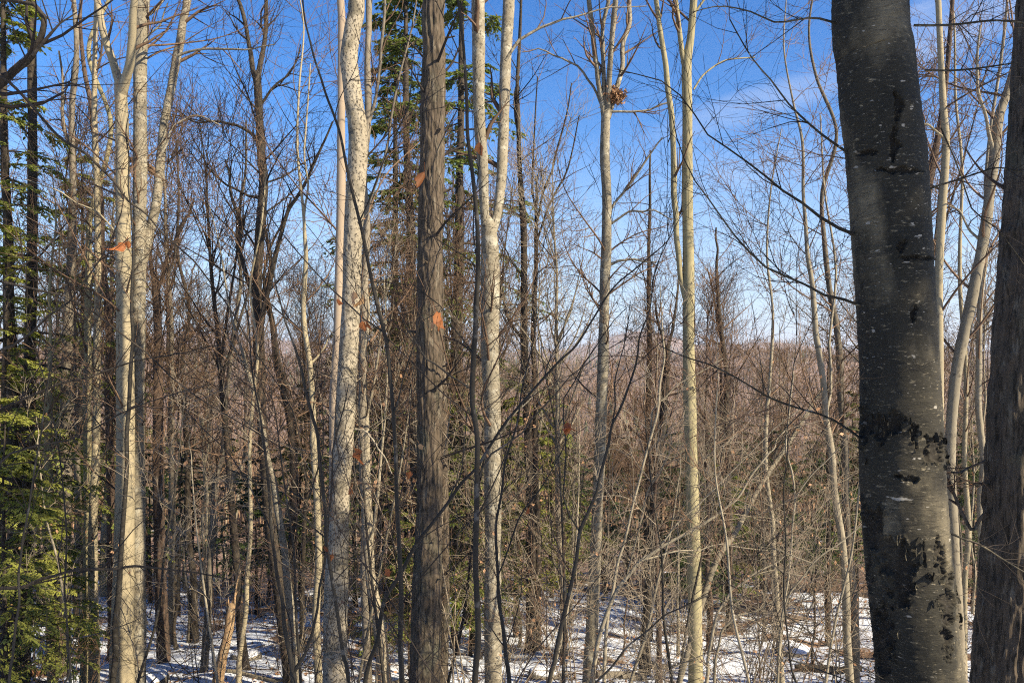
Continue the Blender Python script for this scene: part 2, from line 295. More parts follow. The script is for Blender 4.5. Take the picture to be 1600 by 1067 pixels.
# ground: snow with litter patches near, brown wood floor far
def ground_mat():
    m, t, b = material('snow_and_leaf_litter'); lk = t.links.new
    tc = N(t, 'ShaderNodeTexCoord'); co = tc.outputs['Object']
    r = ramp(t, .35, .65, (.13, .075, .045, 1), (.24, .155, .095, 1)); lk(nz(t, co, 3.2, 1, 8, .75), r.inputs[0])
    r2 = ramp(t, .35, .65, (.46, .51, .60, 1), (.60, .63, .68, 1)); lk(nz(t, co, .9, 1, 4), r2.inputs[0])
    n1 = nz(t, co, .34, 1, 3, .55); n2 = nz(t, co, 1.5, 1, 7, .66, .6)
    a = N(t, 'ShaderNodeMath', operation='MULTIPLY'); a.inputs[1].default_value = .55; lk(n1, a.inputs[0])
    a2 = N(t, 'ShaderNodeMath', operation='MULTIPLY_ADD'); a2.inputs[1].default_value = .45; lk(n2, a2.inputs[0]); lk(a.outputs[0], a2.inputs[2])
    sp = N(t, 'ShaderNodeSeparateXYZ'); lk(co, sp.inputs[0])
    mr = N(t, 'ShaderNodeMapRange'); mr.inputs['From Min'].default_value = 16; mr.inputs['From Max'].default_value = 36; mr.inputs['To Min'].default_value = -.025; mr.inputs['To Max'].default_value = .15; lk(sp.outputs[1], mr.inputs[0])
    sb = N(t, 'ShaderNodeMath', operation='ADD'); lk(a2.outputs[0], sb.inputs[0]); lk(mr.outputs[0], sb.inputs[1])
    th = ramp(t, .518, .552); lk(sb.outputs[0], th.inputs[0])
    lk(mixc(t, th.outputs[0], r2.outputs[0], r.outputs[0]), b.inputs['Base Color'])
    bp = N(t, 'ShaderNodeBump', Strength=.6, Distance=.04); lk(nz(t, co, 9, 1, 7, .7), bp.inputs['Height']); lk(bp.outputs[0], b.inputs['Normal'])
    b.inputs['Roughness'].default_value = .7
    return m
M['ground'] = ground_mat()
# ------------------------------------------------------------------ ground sheet
ny, nx_ = 470, 400
yy = np.concatenate([np.linspace(-40, 5, 40, endpoint=False), np.linspace(5, 26, 170, endpoint=False), 26*np.exp(np.linspace(0, math.log(5200/26), ny-210))])
gu = np.linspace(-1, 1, nx_); GX = gu[None]*(26+np.maximum(yy, 0)*.95)[:, None]; GY = np.repeat(yy[:, None], nx_, 1)
GZ = ground(GX, GY); gi = np.arange(ny*nx_).reshape(ny, nx_)
Q = np.stack([gi[:-1, :-1], gi[:-1, 1:], gi[1:, 1:], gi[1:, :-1]], -1)
obj('ground', mesh('ground', np.stack([GX, GY, GZ], -1), Q), M['ground'], kind='structure')
def gz(x, y):   # height of the sheet itself (bilinear)
    x = np.atleast_1d(np.asarray(x, float)); y = np.atleast_1d(np.asarray(y, float))
    j = np.clip(np.searchsorted(yy, y)-1, 0, ny-2); fy = (y-yy[j])/(yy[j+1]-yy[j]); r = 0
    for jj, wy in ((j, 1-fy), (j+1, fy)):
        u = (x/(26+np.maximum(yy[jj], 0)*.95)+1)/2*(nx_-1); i = np.clip(u.astype(int), 0, nx_-2); fu = u-i
        r = r+wy*(GZ[jj, i]*(1-fu)+GZ[jj, i+1]*fu)
    return r
def gz1(x, y): return float(gz(x, y)[0])

# ------------------------------------------------------------------ traced trees: seen trunks at their own distance
LM = []    # landmarks (px, short name)
def limb_pts(tr, Y, rng, dep=.35):
    p = [P(a[0], a[1], Y) for a in tr]; ln = sum(np.linalg.norm(p[i+1]-p[i]) for i in range(len(p)-1)); dd = rng.uniform(-dep, dep)*ln; acc = 0; out = []
    for i, q in enumerate(p):
        if i: acc += np.linalg.norm(p[i]-p[i-1])
        Yk = Y+dd*acc/max(ln, 1e-6); q = P(tr[i][0], tr[i][1], Yk); out.append([*q, tr[i][2]/F*Yk/2])
    return np.array(out)
def traced(name, label, cat, group, Y, bk, kind, tr, limbs=(), nl=10, tl=(.35, .98), ll=(.8, 2.4), tw=(6, 6), twig='twig_brown', seed=1, up=5., res=.035, na=20, top=.45,
           short=None, rmin=.0035, stem='trunk', leaves=(), ang=(35, 75), fine=None, post=None, upb=.06, xs=(), lean_y=0, wand=.12):
    rng = np.random.default_rng(seed)
    if Y > 7: rmin = rmin*1.3; tw = (tw[0], max(2, tw[1]-1))
    if Y > 7 and stem == 'trunk': nl = int(nl*1.7); ll = (ll[0]*1.1, ll[1]*1.4)
    def kink(q, a):
        q = [tuple(v) for v in q]; o = [q[0]]
        for u_, v_ in zip(q[:-1], q[1:]):
            d_ = math.hypot(u_[0]-v_[0], u_[1]-v_[1]); o += [((u_[0]+v_[0])/2+rng.normal()*a*d_, (u_[1]+v_[1])/2+rng.normal()*a*d_, (u_[2]+v_[2])/2), v_]
        return o
    if stem != 'trunk' or tr[-1][2] < 16: tr = kink(tr, .018)
    limbs = [kink(l, .035 if l[0][2] < 9 else .010) for l in limbs]
    tr = [tuple(a) for a in tr]
    pts = []
    for (px, row, wd) in tr:
        pts.append([*P(px, row, Y), wd/F*Y/2])
    pts = np.array(pts)[::-1]            # bottom first
    if lean_y: pts[:, 1] += lean_y*(pts[:, 2]-pts[0, 2]); pts[:, 0] *= pts[:, 1]/Y; pts[:, 2] *= pts[:, 1]/Y
    g = gz1(pts[0, 0], pts[0, 1])
    if pts[0, 2] > g+.05:
        dx = (pts[0, 0]-pts[1, 0])/max(pts[0, 2]-pts[1, 2], -1e9) if abs(pts[0, 2]-pts[1, 2]) > .01 else 0
        dz = g-pts[0, 2]; bx = pts[0, 0]+np.clip(-dx*-dz if False else (pts[0, 0]-pts[1, 0])/max(pts[1, 2]-pts[0, 2], .05)*(-dz), -.6, .6)*.5
        g = gz1(bx, pts[0, 1]); mid = [(pts[0, 0]+bx)/2, pts[0, 1], (pts[0, 2]+g)/2, pts[0, 3]*1.06]
        pts = np.vstack([[bx, pts[0, 1], g-.12, pts[0, 3]*1.45], [bx, pts[0, 1], g+.12, pts[0, 3]*1.22], mid, pts] if pts[0, 2]-g > .7 else [[bx, pts[0, 1], g-.12, pts[0, 3]*1.35], pts])
    else: pts[0, 2] = min(pts[0, 2], g-.1)
    if up:
        d = nrm(pts[-1, :3]-pts[-2, :3]); d = nrm(d+np.array([0, 0, .6])); e = []
        for k in range(1, 5): e.append([*(pts[-1, :3]+d*up*k/4+rng.normal(size=3)*.08*up/4), pts[-1, 3]*(1-(1-top)*k/4)])
        pts = np.vstack([pts, e])
    else:
        d = nrm(pts[-1, :3]-pts[-2, :3]); q0 = pts[-1]; pts = np.vstack([pts, [*(q0[:3]+d*q0[3]*1.2), q0[3]*.75], [*(q0[:3]+d*q0[3]*2.2), q0[3]*.1]])
    base = np.array([pts[0, 0], pts[0, 1], g])
    root = thing(name, label, cat, base, group)
    V, Qd, T, at_ = trunk(pts, res, na, kind, seed, fine, post)
    obj(stem, mesh(stem, V-base, Qd, T, attr=at_), M[bk], root)
    tp = resample(pts, n=40)
    allp, allr = [tp[None, :, :3]], [tp[None, :, 3]]
    LP, LR = [], []
    for l in limbs:
        lp = limb_pts(l, Y, rng); big = l[0][2] >= 7
        if big: V, Qd, T, _ = trunk(lp, res*1.2, max(8, na*2//3), kind, seed+7)
        r = resample(lp, n=14)
        if not big: V, Qd = tubes([(r[None, :, :3], r[None, :, 3], 6)])
        obj('limb' if stem == 'trunk' else 'branch', mesh('limb', V-base, Qd), M[bk], root)
        LP.append(r[None, :, :3]); LR.append(r[None, :, 3])
    if nl:
        ap, ar = grow(tp[None, :, :3], tp[None, :, 3], nl, rng, t=tl, ln=ll, ang=ang, P2=9, wander=wand, up=upb, rr=.33, rmin=rmin*1.6, rmax=.02, lenpow=.5)
        ap = resmooth(ap, 14); ar = np.stack([np.interp(np.linspace(0, 1, 14), np.linspace(0, 1, 9), a) for a in ar])
        for i in range(nl):
            V, Qd = tubes([(ap[i:i+1], ar[i:i+1], 5)]); obj('limb' if stem == 'trunk' else 'branch', mesh('limb', V-base, Qd), M[bk if ar[i, 0] > .02 else twig], root)
        LP.append(ap); LR.append(ar)
    if LP and tw[0]:
        A = np.concatenate(LP); B = np.concatenate(LR)
        mean = np.mean(np.linalg.norm(A[:, -1]-A[:, 0], axis=1))
        a2, r2 = grow(A, B, tw[0], rng, t=(.2, 1), ln=(.28*mean, .6*mean), ang=(25, 60), P2=6, wander=.14, up=upb, rr=.55, rmin=rmin)
        a3, r3 = grow(a2, r2, tw[1], rng, t=(.15, 1), ln=(.12*mean, .34*mean), ang=(25, 60), P2=4, wander=.14, up=upb, rr=.6, rmin=rmin*.75)
        V, Qd = tubes([(a2, r2, 4), (a3, r3, 3)])
        obj('crown' if stem == 'trunk' else 'twigs', mesh('crown', V-base, Qd), M[twig], root, kind='stuff')
    for (px, row, size, mt) in leaves: add_leaf(root, base, px, row, size, Y, mt, rng)
    if short: LM.append((tr[len(tr)//2][0], short))
    return root
def resmooth(A, n):
    p = A.shape[1]; out = np.zeros((len(A), n, 3)); t = np.linspace(0, p-1, n)
    for k in range(3):
        for i in range(len(A)): out[i, :, k] = np.interp(t, np.arange(p), A[i, :, k])
    out[:, 1:-1] = .25*out[:, :-2]+.5*out[:, 1:-1]+.25*out[:, 2:]
    return out
def leaf_mesh(size, rng):
    n = 7; t = np.linspace(0, 1, n); wd = .30*np.sin(math.pi*t**.8)*(1+.35*(np.arange(n) % 2)); wd[0] = .02; wd[-1] = .0
    cu = rng.uniform(-1.6, 1.6); fold = rng.uniform(.3, 1.1); tw = rng.uniform(-1.6, 1.6); V = []
    for i in range(n):
        z = -t[i]; y = cu*t[i]**2*.5; a = tw*t[i]
        for sgn in (-1, -.5, 0, .5, 1):
            x = wd[i]*sgn; yy_ = y+abs(sgn)*wd[i]*fold+(.05*math.sin(i*2.1+sgn*3) if abs(sgn) == 1 else 0)
            V.append((x*math.cos(a)-yy_*math.sin(a), x*math.sin(a)+yy_*math.cos(a), z))
    V = np.array(V)*size; Qd = [(i*5+j, i*5+j+1, i*5+j+6, i*5+j+5) for i in range(n-1) for j in range(4)]
    st = np.array([[(0, 0, .55*size), (0, .03*size, .25*size), (0, 0, 0.)]]); v2, q2 = tubes([(st, np.full((1, 3), .0012), 3)])
    return np.vstack([V, v2]), np.vstack([Qd, q2+len(V)])
def add_leaf(root, base, px, row, size, Y, mt, rng):
    s = size*.85/F*Y; V, Qd = leaf_mesh(s, rng); me = mesh('leaf', V, Qd); o = obj('leaf', me, M[mt], root)
    p = P(px, row-size*.5, Y)-base; o.location = p; o.rotation_euler = (rng.uniform(-.7, .7), rng.uniform(-.7, .7), rng.uniform(-1, 1))

# ---- the big dark birch, with scars and peeling flakes
SCARS = [(1382, 668, 30, 22), (1352, 668, 12, 40), (1394, 866, 26, 38), (1412, 915, 20, 40), (1372, 830, 14, 40), (1460, 705, 13, 26), (1378, 1000, 16, 60), (1430, 672, 9, 20), (1480, 960, 10, 70),
         (1408, 386, 6, 9), (1427, 492, 6, 12), (1350, 850, 14, 80), (1405, 268, 34, 5), (1430, 404, 26, 4), (1396, 225, 7, 34), (1403, 170, 7, 20), (1468, 870, 8, 30), (1425, 745, 22, 6), (1358, 240, 20, 4)]
def big_post(base, q, S, RR):
    px = 800+F*base[..., 0]/base[..., 1]; row = HR-F*base[..., 2]/base[..., 1]
    jx = (fbm(base*26, 91, 4)-.5)*44; jy = (fbm(base*np.array([26, 26, 13]), 92, 3)-.5)*46
    front = (base[..., 1] < 4.02+.02)
    s = np.zeros(px.shape)
    for cx, cy, a, b in SCARS: s = np.maximum(s, 1-(((px+jx*min(1, a/14)-cx)/a)**2+((row+jy*min(1, b/14)-cy)/b)**2))
    s = np.clip(s*2.0, 0, 1)*front
    rim = np.exp(-((s-.18)/.16)**2)*(s > .01)
    X = np.stack([q[..., 0], q[..., 1], S], -1)
    wr = (1-np.abs(2*noise(X*np.array([9, 9, 120]), 95)-1))**3
    big = np.clip(noise(X*np.array([8, 8, 3.]), 96)-.62, 0, 1)
    return -.020*s*(.6+.8*fbm(X*70, 97, 3))+.014*rim+.0022*wr+.05*big*.5, {'scar': np.clip(s*1.1, 0, 1)*.7}
BT = [(1359, 0, 108), (1367, 90, 110), (1376, 180, 112), (1385, 253, 113), (1394, 400, 113), (1402, 540, 113), (1407, 640, 117), (1409, 729, 121), (1413, 800, 122), (1419, 881, 124), (1428, 975, 126), (1438, 1067, 130)]
tw_l = [[(1345, 370, 6), (1281, 339, 5), (1231, 304, 4), (1180, 263, 3), (1105, 210, 2.5), (1040, 130, 2), (960, 108, 1.5)],
        [(1338, 250, 5), (1290, 215, 4), (1230, 160, 3), (1180, 98, 2.5), (1140, 30, 2)],
        [(1350, 480, 5), (1290, 462, 4), (1200, 420, 3.4), (1140, 358, 2.8), (1086, 283, 2), (1050, 180, 1.5)],
        [(1352, 690, 4), (1290, 650, 3.4), (1200, 620, 3), (1110, 570, 2.4), (1030, 540, 1.6)],
        [(1316, 40, 4), (1270, 28, 3.2), (1210, 35, 2.6), (1130, 10, 2), (1080, 20, 1.4)],
        [(1440, 300, 4), (1500, 280, 3), (1560, 262, 2.4), (1620, 270, 2)],
        [(1428, 40, 4), (1500, 38, 3.4), (1600, 36, 3)], [(1445, 110, 3.4), (1520, 108, 3), (1590, 98, 2)],
        [(1480, 830, 3.4), (1530, 850, 3), (1620, 905, 2)], [(1470, 200, 2.6), (1520, 330, 2.4), (1560, 360, 2), (1640, 480, 2)]]
big = traced('birch_tree', 'huge dark birch trunk with peeling bark scars, biggest and nearest tree in view', 'tree', None, 4.0, 'birch', 'smooth', BT, tw_l, nl=0, tw=(9, 5), twig='twig_dark', seed=11,
             up=6, res=.0062, na=230, short='huge birch', rmin=.0016, fine=(-1.85, 1.95), post=big_post)
rng = np.random.default_rng(77); bb = np.array(big.location)
def big_surf(px, row, off=0.004):
    rows = [b[1] for b in BT]; c = np.interp(row, rows, [b[0] for b in BT]); wd = np.interp(row, rows, [b[2] for b in BT])
    u = np.clip((px-c)/(wd/2), -.97, .97); r = wd/F*4/2; ctr = P(c, row, 4.0); v = -math.sqrt(1-u*u)
    return ctr+np.array([u, v, 0])*(r+off), np.array([u, v, 0])
for (cx, cy, n, sx_, sy_) in [(1378, 665, 9, 30, 14), (1392, 850, 9, 26, 26), (1410, 905, 6, 14, 26), (1455, 700, 5, 10, 24), (1356, 690, 4, 8, 40), (1376, 980, 4, 10, 50), (1430, 672, 2, 5, 10), (1484, 940, 4, 6, 50)]:
    for k in range(n):
        px, row = cx+rng.uniform(-sx_, sx_), cy+rng.uniform(-sy_, sy_); p, nn = big_surf(px, row); tn = np.array([-nn[1], nn[0], 0])
        hgt = rng.uniform(.02, .055); wdt = rng.uniform(.006, .015); cu = rng.uniform(.008, .02); g = []
        for i in range(5):
            for j in range(4):
                a, b = i/4, j/3; e = .22*math.sin(i*2.3+j*1.7+k)
                g.append(tn*(b-.5+e*.4)*wdt*(1-1.5*abs(a-.5))+np.array([0, 0, (a-.5)*hgt])+nn*(cu*(b if k % 2 else 1-b)**2+.004*math.sin(i+k)))
        g = np.array(g); th = nn*-.003; Vv = np.vstack([g, g+th]); ii = np.arange(20).reshape(5, 4)
        qa = np.stack([ii[:-1, :-1], ii[:-1, 1:], ii[1:, 1:], ii[1:, :-1]], -1).reshape(-1, 4); qb = qa[:, ::-1]+20
        edge = list(ii[0])+list(ii[1:, -1])+list(ii[-1, ::-1][1:])+list(ii[::-1, 0][1:-1]); qe = [(edge[i], edge[(i+1) % len(edge)], edge[(i+1) % len(edge)]+20, edge[i]+20) for i in range(len(edge))]
        o = obj('bark_flake', mesh('bark_flake', Vv, np.vstack([qa, qb, qe])), M['birch'], big); o.location = p-bb

# ---- traced list
G1 = 'tall bare trees in the middle distance'
traced('beech_tree', 'tall pale smooth beech stem, left one of the close pair, forking high up', 'tree', G1, 13, 'beech', 'smooth',
       [(188, 132, 17), (191, 202, 19), (192, 304, 20), (193, 400, 22), (195, 527, 25), (196, 700, 27), (194, 860, 30), (191, 1000, 34), (190, 1067, 37)],
       [[(189, 140, 13), (176, 95, 12), (160, 45, 11), (152, 0, 10), (146, -80, 7)], [(190, 150, 15), (203, 100, 14), (207, 50, 12), (210, 0, 11), (214, -90, 8)], [(193, 380, 3), (150, 330, 2.6), (95, 300, 2), (40, 280, 1.3)]],
       nl=7, up=0, seed=21, res=.03, na=26, short='pale beech pair')
traced('beech_tree', 'tall speckled beech stem, right one of the close pair, a slanting arm on its right', 'tree', G1, 13.3, 'maple', 'patchy',
       [(222, 0, 22), (219, 120, 21), (219, 253, 21), (218, 400, 20), (216, 527, 20), (215, 700, 21), (216, 860, 22), (215, 1000, 25), (214, 1067, 27)],
       [[(219, 430, 13), (228, 390, 14), (242, 330, 14), (249, 270, 14), (255, 202, 13), (265, 150, 13), (276, 91, 13), (285, 40, 12), (294, -10, 11), (304, -90, 8)], [(276, 88, 5), (300, 80, 4), (340, 77, 3.6), (390, 78, 2.6), (430, 70, 2)], [(249, 245, 4), (268, 200, 3), (305, 180, 2.5), (350, 200, 2)], [(219, 30, 4), (245, 15, 3), (275, -20, 2)], [(219, 70, 4), (250, 40, 3), (262, 5, 2)]], nl=8, seed=22, res=.03, na=24)
traced('sapling', 'thin grey sapling stem winding up in front of the pale beech pair', 'sapling', None, 11.5, 'stem_grey', 'smooth',
       [(205, 330, 3), (206, 450, 4), (208, 527, 5), (203, 600, 6), (198, 680, 6), (195, 780, 7), (188, 880, 8), (180, 980, 9), (176, 1067, 10)], nl=9, ll=(.5, 1.4), seed=24, up=1.5, top=.3, na=10, stem='stem', rmin=.0025, tw=(4, 4), tl=(.3, .95))
traced('hemlock_tree', 'dark hemlock trunk standing near the left edge behind green boughs', 'tree', 'hemlocks at the left edge', 15, 'dark', 'rough',
       [(49, 0, 11), (50, 100, 12), (51, 250, 13), (50, 400, 15), (47, 540, 17), (43, 700, 20), (38, 880, 23), (33, 1067, 26)], nl=4, tw=(3, 3), twig='twig_dark', seed=25)
traced('maple_tree', 'brown-grey trunk right of the bright beech sapling, left of the slim pale pair', 'tree', G1, 15.5, 'grey', 'rough',
       [(112, 180, 9), (114, 320, 11), (110, 430, 13), (106, 527, 15), (103, 700, 17), (101, 900, 19), (99, 1067, 21)],
       [[(113, 250, 6), (98, 150, 5), (92, 80, 3)]], nl=7, seed=26, up=5)
traced('beech_tree', 'bright slim beech forking low at the left beside green hemlock boughs', 'tree', G1, 14, 'olive', 'smooth',
       [(79, 527, 5), (77, 600, 8), (75, 680, 11), (76, 740, 13), (79, 870, 14), (80, 980, 15), (82, 1067, 16)],
       [[(76, 700, 6), (60, 660, 4), (42, 640, 3), (15, 650, 2)], [(77, 690, 7), (90, 660, 5), (104, 635, 4), (120, 600, 3), (135, 560, 2)], [(79, 975, 4), (66, 972, 3), (55, 963, 2)]],
       nl=8, ll=(.7, 1.8), seed=27, up=3, top=.3, na=16)
traced('beech_tree', 'slim pale trunk, left of the two that cross near the snow', 'tree', G1, 14.5, 'olive', 'smooth',
       [(143, 330, 8), (139, 430, 10), (137, 527, 11), (136, 640, 12), (137, 760, 12), (136, 850, 12), (134, 960, 13), (131, 1067, 14)], [[(137, 690, 5), (128, 680, 4), (115, 668, 3)]], nl=8, seed=28, up=6, na=16)
traced('beech_tree', 'slim pale trunk, right of the two that cross near the snow', 'tree', G1, 14.2, 'beech', 'smooth',
       [(152, 300, 9), (153, 430, 10), (152, 527, 11), (150, 700, 12), (146, 800, 13), (145, 880, 14), (147, 980, 15), (147, 1067, 17)], nl=7, seed=29, up=6, na=16)
traced('oak_tree', 'dark reddish crooked trunk just left of the pale beech pair', 'tree', G1, 17, 'red', 'rough',
       [(150, 250, 8), (158, 400, 10), (168, 470, 11), (172, 540, 12), (171, 660, 12), (173, 800, 12), (175, 1000, 13)], [[(151, 260, 6), (143, 190, 5), (148, 120, 4), (160, 60, 3)]], nl=7, seed=30, up=4, twig='twig_brown')
traced('oak_tree', 'reddish-brown straight trunk right of the pale beech pair', 'tree', G1, 16, 'red', 'ridged',
       [(243, 440, 10), (247, 527, 13), (247, 700, 16), (249, 850, 17), (253, 960, 18), (257, 1067, 20)], [[(243, 450, 7), (235, 400, 5), (240, 340, 4), (250, 280, 3)], [(244, 460, 6), (262, 400, 5), (285, 350, 4), (303, 310, 3)]],
       nl=8, seed=31, up=0, short='red-brown oak')
traced('ash_tree', 'thin brown trunk with an orange lit side beside the red-brown straight trunk', 'tree', G1, 18, 'grey', 'rough', [(262, 420, 6), (268, 600, 8), (270, 800, 9), (269, 1000, 11)], [[(263, 430, 5), (275, 370, 4), (300, 330, 3)]], nl=7, seed=32, up=3)
traced('ash_tree', 'dark slender trunk in the gap left of the broken snag', 'tree', G1, 18, 'dark', 'rough', [(285, 560, 6), (288, 640, 8), (293, 760, 9), (302, 900, 10), (306, 1040, 12)], nl=8, seed=33, up=5, ll=(1, 2.6))
traced('ash_tree', 'thin pale-lit leaning trunk rising behind the broken snag', 'tree', G1, 15, 'grey', 'rough', [(365, 520, 6), (352, 640, 7), (335, 760, 9), (328, 880, 10), (325, 960, 11), (317, 1067, 13)], nl=8, seed=34, up=4, ll=(.8, 2.2))
traced('beech_tree', 'thin pale sapling-like beech just right of the broken snag', 'tree', G1, 13, 'beech', 'smooth', [(394, 640, 5), (391, 760, 6), (386, 900, 7), (378, 1000, 8), (373, 1060, 10)], nl=8, seed=35, up=4, ll=(.6, 1.6), na=12)
traced('oak_tree', 'dark crooked forking tree with twisted limbs against the blue sky', 'tree', G1, 14, 'dark', 'rough',
       [(402, 120, 10), (405, 180, 12), (408, 240, 13), (412, 283, 14), (409, 330, 14), (405, 380, 15), (402, 440, 15), (403, 500, 16), (405, 560, 17), (408, 640, 16), (414, 720, 16), (422, 820, 17), (437, 930, 18), (452, 1050, 20)],
       [[(402, 135, 8), (392, 85, 7), (384, 40, 6), (364, -20, 5), (350, -90, 3)], [(403, 135, 8), (411, 80, 7), (416, 20, 6), (420, -70, 4)],
        [(405, 225, 6), (392, 208, 5), (370, 196, 4.5), (340, 190, 4), (304, 192, 3), (270, 168, 2)], [(411, 311, 5), (385, 305, 4), (355, 290, 3), (325, 262, 2.4), (300, 215, 1.6)],
        [(401, 470, 8), (388, 440, 7), (374, 385, 6), (378, 350, 5), (360, 300, 4), (352, 250, 3)], [(404, 540, 9), (415, 470, 8), (428, 410, 7), (450, 330, 6), (475, 290, 5), (500, 235, 4), (520, 190, 2.6)],
        [(407, 165, 5), (424, 140, 4), (450, 118, 3), (470, 70, 2)]],
       nl=6, tl=(.6, .95), seed=36, up=0, short='crooked oak', tw=(8, 6), twig='twig_dark', na=22)
traced('ash_tree', 'brown crooked trunk leaning left behind the dark forking tree', 'tree', G1, 16, 'dark', 'rough', [(425, 500, 8), (432, 560, 12), (444, 610, 14), (455, 660, 14), (459, 760, 13), (457, 860, 13), (455, 960, 14), (462, 1040, 16)], [[(425, 510, 6), (412, 440, 5), (425, 380, 4), (455, 310, 3)]], nl=7, seed=37, up=2)
traced('maple_tree', 'pale thin trunk curving left up from the same foot as the dark forking tree', 'tree', G1, 13.4, 'maple', 'patchy', [(372, 530, 4), (385, 573, 6), (402, 630, 8), (412, 679, 9), (427, 750, 10), (438, 820, 11), (448, 900, 12), (457, 970, 13), (463, 1050, 15)],
       [[(385, 573, 4), (375, 560, 3), (350, 520, 2)]], nl=8, seed=38, up=2.4, top=.3, ll=(.7, 1.8), na=16)
traced('beech_tree', 'thin crooked pale beech left of the pinkish stem, reaching the sky', 'tree', G1, 13, 'beech', 'smooth', [(474, 330, 5), (478, 400, 7), (474, 480, 8), (483, 560, 9), (489, 640, 10), (494, 760, 10), (498, 880, 11), (498, 1067, 13)],
       [[(483, 570, 4), (500, 552, 3), (512, 530, 2)], [(475, 340, 4), (482, 290, 3), (478, 200, 3), (485, 100, 2)]], nl=9, seed=39, up=4, top=.3, na=14, short='thin crooked beech')
traced('beech_tree', 'smooth pinkish stem rising directly behind the speckled white trunk', 'tree', G1, 10.5, 'pink', 'smooth', [(532, 0, 11), (534, 90, 12), (533, 200, 13), (533, 300, 13), (531, 380, 13), (529, 470, 14), (527, 540, 14), (522, 620, 14), (521, 760, 14), (516, 900, 14), (512, 1067, 16)], nl=3, tl=(.75, .95), seed=40, na=20)
traced('birch_tree', 'white bark trunk thickly speckled black, kinked near the top, left of centre', 'tree', G1, 9, 'speckled', 'patchy',
       [(557, 0, 26), (551, 45, 26), (545, 91, 27), (549, 130, 27), (553, 165, 28), (559, 205, 29), (558, 260, 29), (554, 320, 29), (551, 400, 28), (549, 470, 29), (545, 540, 30), (540, 628, 32), (534, 729, 32), (528, 831, 33), (524, 940, 35), (524, 1067, 38)],
       [[(553, 670, 4), (570, 672, 3.4), (585, 690, 3), (600, 712, 2.4), (612, 740, 1.8)]], nl=4, tl=(.6, .95), seed=41, res=.016, na=56, short='speckled white birch', rmin=.003)
traced('maple_tree', 'slim grey stem close behind the speckled white trunk on its right', 'tree', G1, 12, 'grey', 'rough', [(577, 0, 9), (574, 100, 10), (574, 200, 10), (573, 354, 11), (568, 480, 12), (566, 700, 13), (570, 900, 13), (575, 1067, 14)],
       [[(574, 200, 6), (588, 150, 5), (597, 60, 5), (600, -30, 4)], [(573, 330, 5), (590, 280, 4), (612, 180, 4), (640, 60, 3), (655, -40, 2)]], nl=6, seed=42, tw=(7, 5))
traced('maple_tree', 'brown-grey trunk half hidden behind the speckled white trunk near the ground', 'tree', G1, 12, 'pale', 'rough', [(572, 640, 8), (572, 740, 14), (574, 820, 18), (578, 900, 17), (590, 960, 18), (602, 1067, 22)], [[(573, 650, 5), (590, 560, 4), (600, 500, 3)]], nl=5, seed=43, up=2)
cedar = traced('cedar_tree', 'thick brown trunk with shaggy vertical bark in the middle of the view', 'tree', G1, 9, 'cedar', 'ridged',
       [(678, 0, 31), (678, 80, 33), (676, 152, 36), (675, 250, 36), (673, 354, 37), (671, 460, 37), (671, 540, 37), (671, 650, 38), (671, 780, 38), (667, 932, 43), (664, 1067, 47)], [], nl=6, tl=(.25, .6), ll=(.5, 1.2), tw=(4, 4), twig='twig_dark', seed=44, res=.014, na=90, short='shaggy brown cedar', rmin=.003)
rs = np.random.default_rng(8); cb = np.array(cedar.location)
for k, (px, row, sd) in enumerate([(690, 60, 1), (660, 118, -1), (684, 205, .5), (690, 300, 1), (668, 410, -.3), (689, 470, 1), (655, 520, -1), (680, 610, .4), (689, 700, 1), (654, 742, -1), (676, 845, 0), (683, 905, .6)]):
    p0 = P(px, row, 9-.12*math.sqrt(max(0, 1-sd*sd))); d_ = nrm(np.array([sd, -math.sqrt(max(0, 1-sd*sd)), rs.uniform(-.1, .5)])); ln_ = rs.uniform(.05, .16); w_ = rs.uniform(.008, .016)
    q = np.array([[*(p0-d_*.03), w_*1.9], [*(p0+d_*.012), w_*1.5], [*(p0+d_*ln_*.5), w_], [*(p0+d_*ln_+rs.normal(size=3)*.01), w_*.7]]); V, Qd, T, _ = trunk(q, .012, 8, 'rough', 30+k, cap=True)
    obj('branch_stub', mesh('branch_stub', V-cb, Qd, T), M['cedar'], cedar)
traced('cedar_tree', 'lit slender brown trunk directly behind the thick shaggy one on its right', 'tree', G1, 11.5, 'cedar', 'ridged', [(690, 520, 8), (692, 620, 13), (693, 760, 14), (694, 880, 16), (694, 960, 17), (690, 1067, 19)], nl=9, tl=(.3, .95), ll=(.6, 1.6), ang=(60, 95), tw=(5, 4), twig='twig_dark', seed=45, up=1)
traced('maple_tree', 'pale trunk right of the shaggy one, splitting into two tall stems', 'tree', G1, 10, 'maple', 'patchy',
       [(764, 362, 24), (766, 405, 28), (765, 540, 28), (769, 640, 27), (770, 730, 27), (770, 881, 27), (770, 990, 28), (771, 1067, 29)],
       [[(760, 372, 15), (757, 329, 15), (754, 253, 17), (748, 152, 19), (748, 70, 20), (747, 0, 20), (745, -120, 15)], [(768, 372, 15), (778, 330, 15), (784, 270, 16), (787, 200, 17), (790, 101, 17), (795, 0, 18), (800, -120, 14)],
        [(790, 95, 5), (812, 62, 5), (841, 45, 4.4), (870, 32, 4), (906, 25, 3.2), (950, 12, 2.2), (1010, 10, 1.6)], [(764, 700, 3), (800, 650, 2.6), (840, 610, 2)]],
       nl=5, tl=(.5, .95), up=0, seed=46, res=.018, na=44, short='forked pale maple', rmin=.003)
